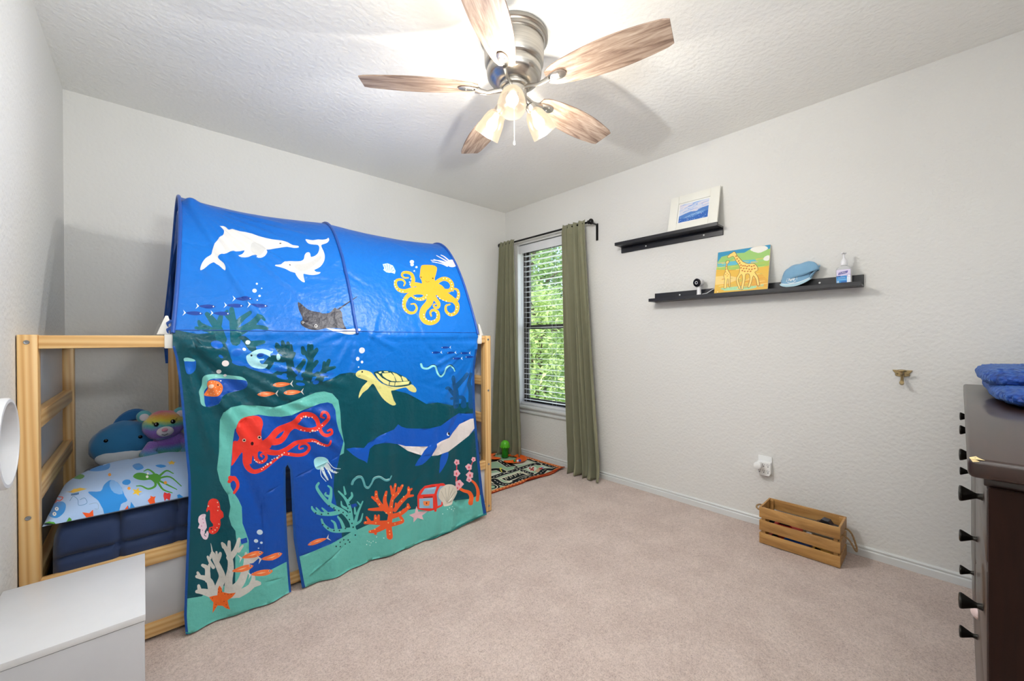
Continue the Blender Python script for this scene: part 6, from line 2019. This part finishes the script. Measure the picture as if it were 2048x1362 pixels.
# ================================================================== wall outlet with six-way tap and night light
M_out = plain('outlet_white', '#f0f0ee', .35); M_slot = plain('slot_dark', '#2a2826', .6)
oy, oz = .738, .365
ot = thing('outlet_tap', 'white six-way outlet adapter on the wall above the crate', 'outlet', (XR, oy, oz-.055))
MB().box((XR-.008, oy-.037, oz-.045), (XR-.0005, oy+.037, oz+.060), .002, seg=2).build('wall_plate', M_out, ot)
MB().prism([(oy-.036, oz+.030), (oy-.036, oz-.035), (oy-.026, oz-.052), (oy+.026, oz-.052), (oy+.036, oz-.035), (oy+.036, oz+.030)], XR-.034, XR-.008, 'YZ', .003).build('adapter_body', M_out, ot)
for iy in (-.022, 0, .022):
    for iz in (.010, -.026):
        m = MB()
        y, z = oy+iy, oz+iz
        m.box((XR-.0348, y+.0035, z+.002), (XR-.0338, y+.0051, z+.010)).box((XR-.0348, y-.0051, z+.002), (XR-.0338, y-.0035, z+.0085))
        m.lathe([(0, -.0005), (.0026, -.0005), (.0026, .0005), (0, .0005)], 12, Matrix.Translation((XR-.0343, y, z-.005))@Matrix.Rotation(R_(90), 4, 'Y'))
        m.build('socket', M_slot, ot)
nl = thing('night_light', 'round white night light plugged into the left of the outlet adapter', 'night light', (XR-.035, oy+.022, oz))
NM = Matrix.Translation((XR-.0345, oy+.022, oz+.012))@Matrix.Rotation(R_(-90), 4, 'Y')
MB().lathe([(.016, .0), (.0175, .002), (.0185, .020), (.0175, .022)], 32, NM).build('base', M_out, nl)
MB().lathe([(.0175, .022), (.0205, .024), (.0215, .034), (.0195, .044), (.012, .048), (0, .049)], 32, NM).build('lens', plain('night_light_lens', '#f5f5f3', .4), nl)

# ================================================================== double coat hook
M_brass = plain('antique_brass', '#a8946e', .3, .9)
hk = thing('coat_hook', 'antique brass wall hook on the right wall near the dresser', 'hook', (XR, .145, .90))
hy, hz = .145, .962
pl = [(-.036, .013), (.036, .013), (.034, .007), (.026, -.004), (.026, -.016), (.010, -.020), (-.010, -.020), (-.026, -.016), (-.026, -.004), (-.034, .007)]
MB().prism([(hy+a_, hz+b_) for a_, b_ in pl], XR-.0055, XR-.0005, 'YZ', .0018).build('back_plate', M_brass, hk)
m = MB().tube([(XR-.004, hy, hz-.004), (XR-.022, hy, hz-.004), (XR-.040, hy, hz+.002), (XR-.048, hy, hz+.010)], [.006, .0065, .007, .008], 12)
m.ell((XR-.048, hy, hz+.012), (.010, .019, .006), seg=20, rings=10)
m.tube([(XR-.006, hy, hz-.008), (XR-.020, hy, hz-.022), (XR-.034, hy, hz-.044), (XR-.044, hy, hz-.050), (XR-.054, hy, hz-.044)], [.0065, .006, .0075, .009, .0085], 12)
m.build('hook_arms', M_brass, hk)
for s_ in (-1, 1):
    MB().lathe([(0, .003), (.0025, .0028), (.0038, .001), (.0038, 0)], 12, Matrix.Translation((XR-.0055, hy+s_*.019, hz-.006))@Matrix.Rotation(R_(-90), 4, 'Y')).build('screw', M_brass, hk)

# ================================================================== road play mat in the corner
RA = Art()
def flo(px):
    d = ray(px); t = (0.006-CH)/d[:, 2]
    return (CC+d*t[:, None])[:, :2]
rugq = [(1.705, 2.268), (2.700, 2.245), (2.712, 3.060), (1.705, 3.060)]
M_rug = printed_mat('play_mat_weave', .95, (700, .5, .002), .0, .1)
RA.frame(960, 840, 8.511)
SG, BK2, CRM, TER, ORR = '#9fc0a0', '#1f2326', '#e4dfc8', '#a33d22', '#e58a52'
RA.frame(0, 0, 1)
A = RA
def road(pts, w0, w1=None, edge=1.0):
    w1 = w1 or w0
    A.stroke(CRM, pts, w0*1.28, w1*1.28); A.stroke(BK2, pts, w0, w1)
def dash(pts, n_, wd=6):
    P = catmull(A.T(pts), 10); A0 = A.o; wd = wd/A0[2]; A.o = (0, 0, 1)
    L = len(P)
    for k in range(n_):
        i0 = int(L*(k+.25)/n_); i1 = min(L-1, max(i0+1, int(L*(k+.6)/n_)))
        if i1 > i0: A.stroke('#eeeae0', [P[i0], P[i1]], wd, wd, 1)
    A.o = A0
A.frame(960, 840, 8.511)
# coordinates measured on the mat as it lies, then carried to the floor plane
A.poly('#d4d8c8', [(560, 780), (760, 760), (900, 730), (800, 690), (700, 680)])
road([(130, 585), (260, 555), (420, 525), (560, 555), (760, 640), (1000, 720), (1200, 790), (1310, 828)], 46, 50); dash([(130, 585), (260, 555), (420, 525), (560, 555), (760, 640), (1000, 720), (1200, 790), (1310, 828)], 22, 6)
A.poly('#c6d8c8', [(1060, 780), (1210, 830), (1170, 880), (1040, 880), (960, 840)])
road([(100, 720), (300, 690), (420, 740), (520, 760), (640, 830)], 44, 46); road([(340, 700), (480, 790), (560, 800)], 40); dash([(340, 700), (480, 790), (560, 800)], 6, 6)
road([(100, 1010), (260, 965), (420, 910), (620, 850), (780, 795), (960, 745), (1000, 760)], 64, 44); dash([(100, 1010), (260, 965), (420, 910), (620, 850), (780, 795), (960, 745)], 14, 8)
A.poly(SG, [(190, 745), (260, 725), (370, 790), (280, 800), (190, 800)]); A.poly(SG, [(400, 860), (470, 800), (600, 790), (560, 840), (440, 870)]); A.poly('#dfe3d4', [(190, 905), (300, 890), (360, 900), (190, 960)])
road([(170, 850), (300, 840), (400, 880)], 56); A.poly('#e8df58', [(330, 812), (378, 818), (376, 838), (352, 842), (382, 880), (362, 886), (338, 845)])
road([(240, 1020), (320, 1075), (420, 1098), (520, 1095), (640, 1050), (760, 1010), (900, 965), (1010, 915), (1080, 860), (1130, 840), (1250, 850), (1330, 832)], 74, 50)
dash([(240, 1020), (320, 1075), (420, 1098), (520, 1095), (640, 1050), (760, 1010), (900, 965), (1010, 915), (1080, 860), (1130, 840)], 18, 8)
road([(720, 860), (800, 890), (880, 910)], 44); dash([(720, 860), (800, 890), (880, 910)], 4, 7)
A.poly(CRM, [(320, 995), (660, 880), (850, 930), (720, 985), (640, 1010), (490, 1065)]); A.poly(BK2, [(370, 1000), (660, 900), (790, 925), (640, 985), (500, 1035), (430, 1030)])
for k in range(5):
    x, y = 420+k*78, 1000-k*27
    A.stroke(CRM, [(x, y-16), (x+30, y+20)], 6, 6, 1)
    if k < 4: A.poly(CRM, [(x+18, y-20), (x+44, y-28), (x+60, y-6), (x+34, y+4)]); A.poly(BK2, [(x+24, y-16), (x+40, y-21), (x+52, y-7), (x+36, y-1)])
A.stroke(BK2, [(560, 1040), (760, 960), (880, 930)], 26, 26)
for r_, c_ in ((150, BK2), (118, CRM), (100, BK2), (66, SG)): A.dot(c_, 190, 1140, r_, r_*.42)
A.poly(SG, [(200, 1180), (330, 1190), (420, 1150), (560, 1120), (700, 1080), (420, 1190), (200, 1235)])
A.poly('#d9dccf', [(790, 820), (850, 790), (950, 800), (960, 850), (880, 880), (820, 860)], 2)
for x, y in ((850, 820), (885, 835), (905, 815), (870, 850), (905, 855)): A.dot('#b2322e', x, y, 16)
A.poly('#cfae8c', [(930, 880), (1010, 800), (1050, 830), (990, 890)]); A.poly('#c2414a', [(1000, 830), (1060, 800), (1070, 830), (1020, 850)]); A.poly('#8f9ad0', [(1040, 800), (1090, 800), (1080, 825)])
A.frame(0, 0, 1)
# carry to floor coordinates
for i, it in enumerate(RA.items):
    q = flo(it[2]); ws = it[3]
    if ws is not None:
        q2 = flo(it[2]+np.array([1.0, 0])); q3 = flo(it[2]+np.array([0, 1.0]))
        sc_ = np.sqrt(np.abs((q2-q)[:, 0]*(q3-q)[:, 1]-(q2-q)[:, 1]*(q3-q)[:, 0]))
        ws = ws*sc_*1.12
    RA.items[i] = (it[0], it[1], q, ws)
# hidden stretch behind the bed: more of the same roads
def froad(pts, w_):
    RA.stroke(CRM, pts, w_*1.25); RA.stroke(BK2, pts, w_)
froad([(1.74, 2.95), (1.95, 2.9), (2.10, 2.98), (2.3, 3.0)], .055); froad([(1.74, 2.62), (1.92, 2.60), (2.05, 2.66)], .06); froad([(1.80, 3.02), (1.82, 2.7), (1.78, 2.4)], .05)
# borders
x0, y0, x1, y1 = 1.705, 2.245, 2.712, 3.06
E_ = [((1.70, 2.262), (2.71, 2.240), (2.71, 2.283), (1.70, 2.305)), ((2.665, 2.23), (2.72, 2.23), (2.72, 3.07), (2.672, 3.07)), ((1.70, 3.02), (2.72, 3.02), (2.72, 3.07), (1.70, 3.07)), ((1.70, 2.25), (1.742, 2.25), (1.742, 3.07), (1.70, 3.07))]
for q in E_: RA.poly(ORR, q)
for k in range(30):
    x = 1.72+k*.0335; yy = 2.2835-.0218*(x-1.705)
    RA.poly('#7c2f1c', [(x, yy-.006), (x+.015, yy-.0065), (x+.015, yy+.0055), (x, yy+.006)])
    RA.poly('#7c2f1c', [(x, 3.036), (x+.015, 3.036), (x+.015, 3.046), (x, 3.046)])
for k in range(24):
    y = 2.27+k*.0335
    RA.poly('#7c2f1c', [(2.684, y), (2.695, y), (2.695, y+.015), (2.684, y+.015)]); RA.poly('#7c2f1c', [(1.716, y), (1.727, y), (1.727, y+.015), (1.716, y+.015)])
RA.stroke(TER, [(1.703, 2.270), (2.2, 2.259), (2.702, 2.247)], .012, .012, 1); RA.stroke(TER, [(2.703, 2.247), (2.709, 3.058)], .010, .010, 1)
RA.stroke(TER, [(1.706, 3.057), (2.71, 3.057)], .010, .010, 1); RA.stroke(TER, [(1.707, 2.27), (1.707, 3.057)], .010, .010, 1)
def rug_xyz(uv):
    x, y = uv[:, 0], uv[:, 1]
    e = np.clip((2.40-y)/.15, 0, 1)
    wv = .016*e**2*np.clip(np.sin((x-2.20)*17)+.1, 0, 1)*np.clip((x-2.1)/.15, 0, 1)
    return np.stack([x, y+.010*e*np.sin((x-2.2)*17)*np.clip((x-2.1)/.15, 0, 1), .007+wv+.0015*np.sin(x*31)*np.sin(y*27)*.6], 1)
idf = lambda c: np.array(c, float)
rug = printed('play_mat', rugq, RA, .02, rug_xyz, idf, idf, SG, M_rug, None)
tag(rug, 'road-print play mat with orange border lying in the window corner', 'rug')
md = rug.modifiers.new('thickness', 'SOLIDIFY'); md.thickness = .005; md.offset = -1

# ================================================================== toy game on the mat
M_gr1 = plain('green_plastic_light', '#5fc42a', .15); M_gr2 = N('green_plastic_clear')
M_gr2.set(Roughness=.1); M_gr2.b.inputs['Base Color'].default_value = srgb('#1f8a1c')+(1,); M_gr2.b.inputs['Transmission Weight'].default_value = .25; M_gr2 = M_gr2.m
M_orp = plain('orange_plastic', '#f0671c', .3)
gm = thing('toy_bulb', 'green bulb-shaped toy bottle standing on the play mat', 'toy', (2.527, 2.845, .012))
GMx = Matrix.Translation((2.527, 2.845, .016))
bodyp = [(0, 0), (.030, 0), (.033, .004), (.033, .012), (.030, .018), (.033, .026), (.034, .040), (.031, .050), (.033, .070), (.039, .092), (.0425, .104)]
MB().lathe(bodyp, 36, GMx).build('body', M_gr2, gm, sharp=80)
dome = [(.0435, .100), (.044, .112), (.0425, .126), (.037, .140), (.027, .151), (.014, .157), (0, .159)]
m = MB().lathe(dome, 36, GMx)
for k in range(12):
    t = 2*math.pi*k/12
    m.ell(GMx@Vector((.0405*math.cos(t), .0405*math.sin(t), .099)), (.009, .009, .009), seg=10, rings=6)
m.build('dome', M_gr1, gm, sharp=80)
tr_ = thing('toy_tray', 'orange curved plastic tray around the green toy on the mat', 'toy', (2.52, 2.77, .009))
def crescent(cx, cy, a0, a1, r0, r1):
    g = []
    for i in range(33):
        t = R_(a0+(a1-a0)*i/32)
        e = math.sin(math.pi*i/32)**.5
        row = []
        for j in range(9):
            u = j/8
            r = (r0+r1)/2+(u-.5)*(r1-r0)*max(.12, e)
            row.append((cx+r*math.cos(t), cy+r*math.sin(t), .012+.014*(2*u-1)**2))
        g.append(row)
    return g
m = MB().sheet(crescent(2.520, 2.755, -172, 62, .055, .152))
m.build('ring', M_orp, tr_, solid=.003, recalc=False)
MB().sheet(crescent(2.470, 2.900, 60, 262, .03, .105)).build('side_lobe', M_orp, tr_, solid=.003, recalc=False)
for i, (x, y, c, lab) in enumerate(((2.487, 2.668, '#2f9a58', 'green marble in the orange tray'), (2.500, 2.642, '#e8eef0', 'white marble in the orange tray'), (2.530, 2.645, '#1f5fc0', 'blue marble in the orange tray'), (2.512, 2.624, '#2a49b0', 'dark blue marble in the orange tray nearest the bed'), (2.540, 2.668, '#d84848', 'pinkish red marble in the orange tray'))):
    mb = MB().ell((x, y, .027), (.0115, .0115, .0115), seg=16, rings=10)
    tag(mb.build('marble', plain('marble_'+c[1:], c, .12), None), lab, 'marble', 'marbles in the orange tray')
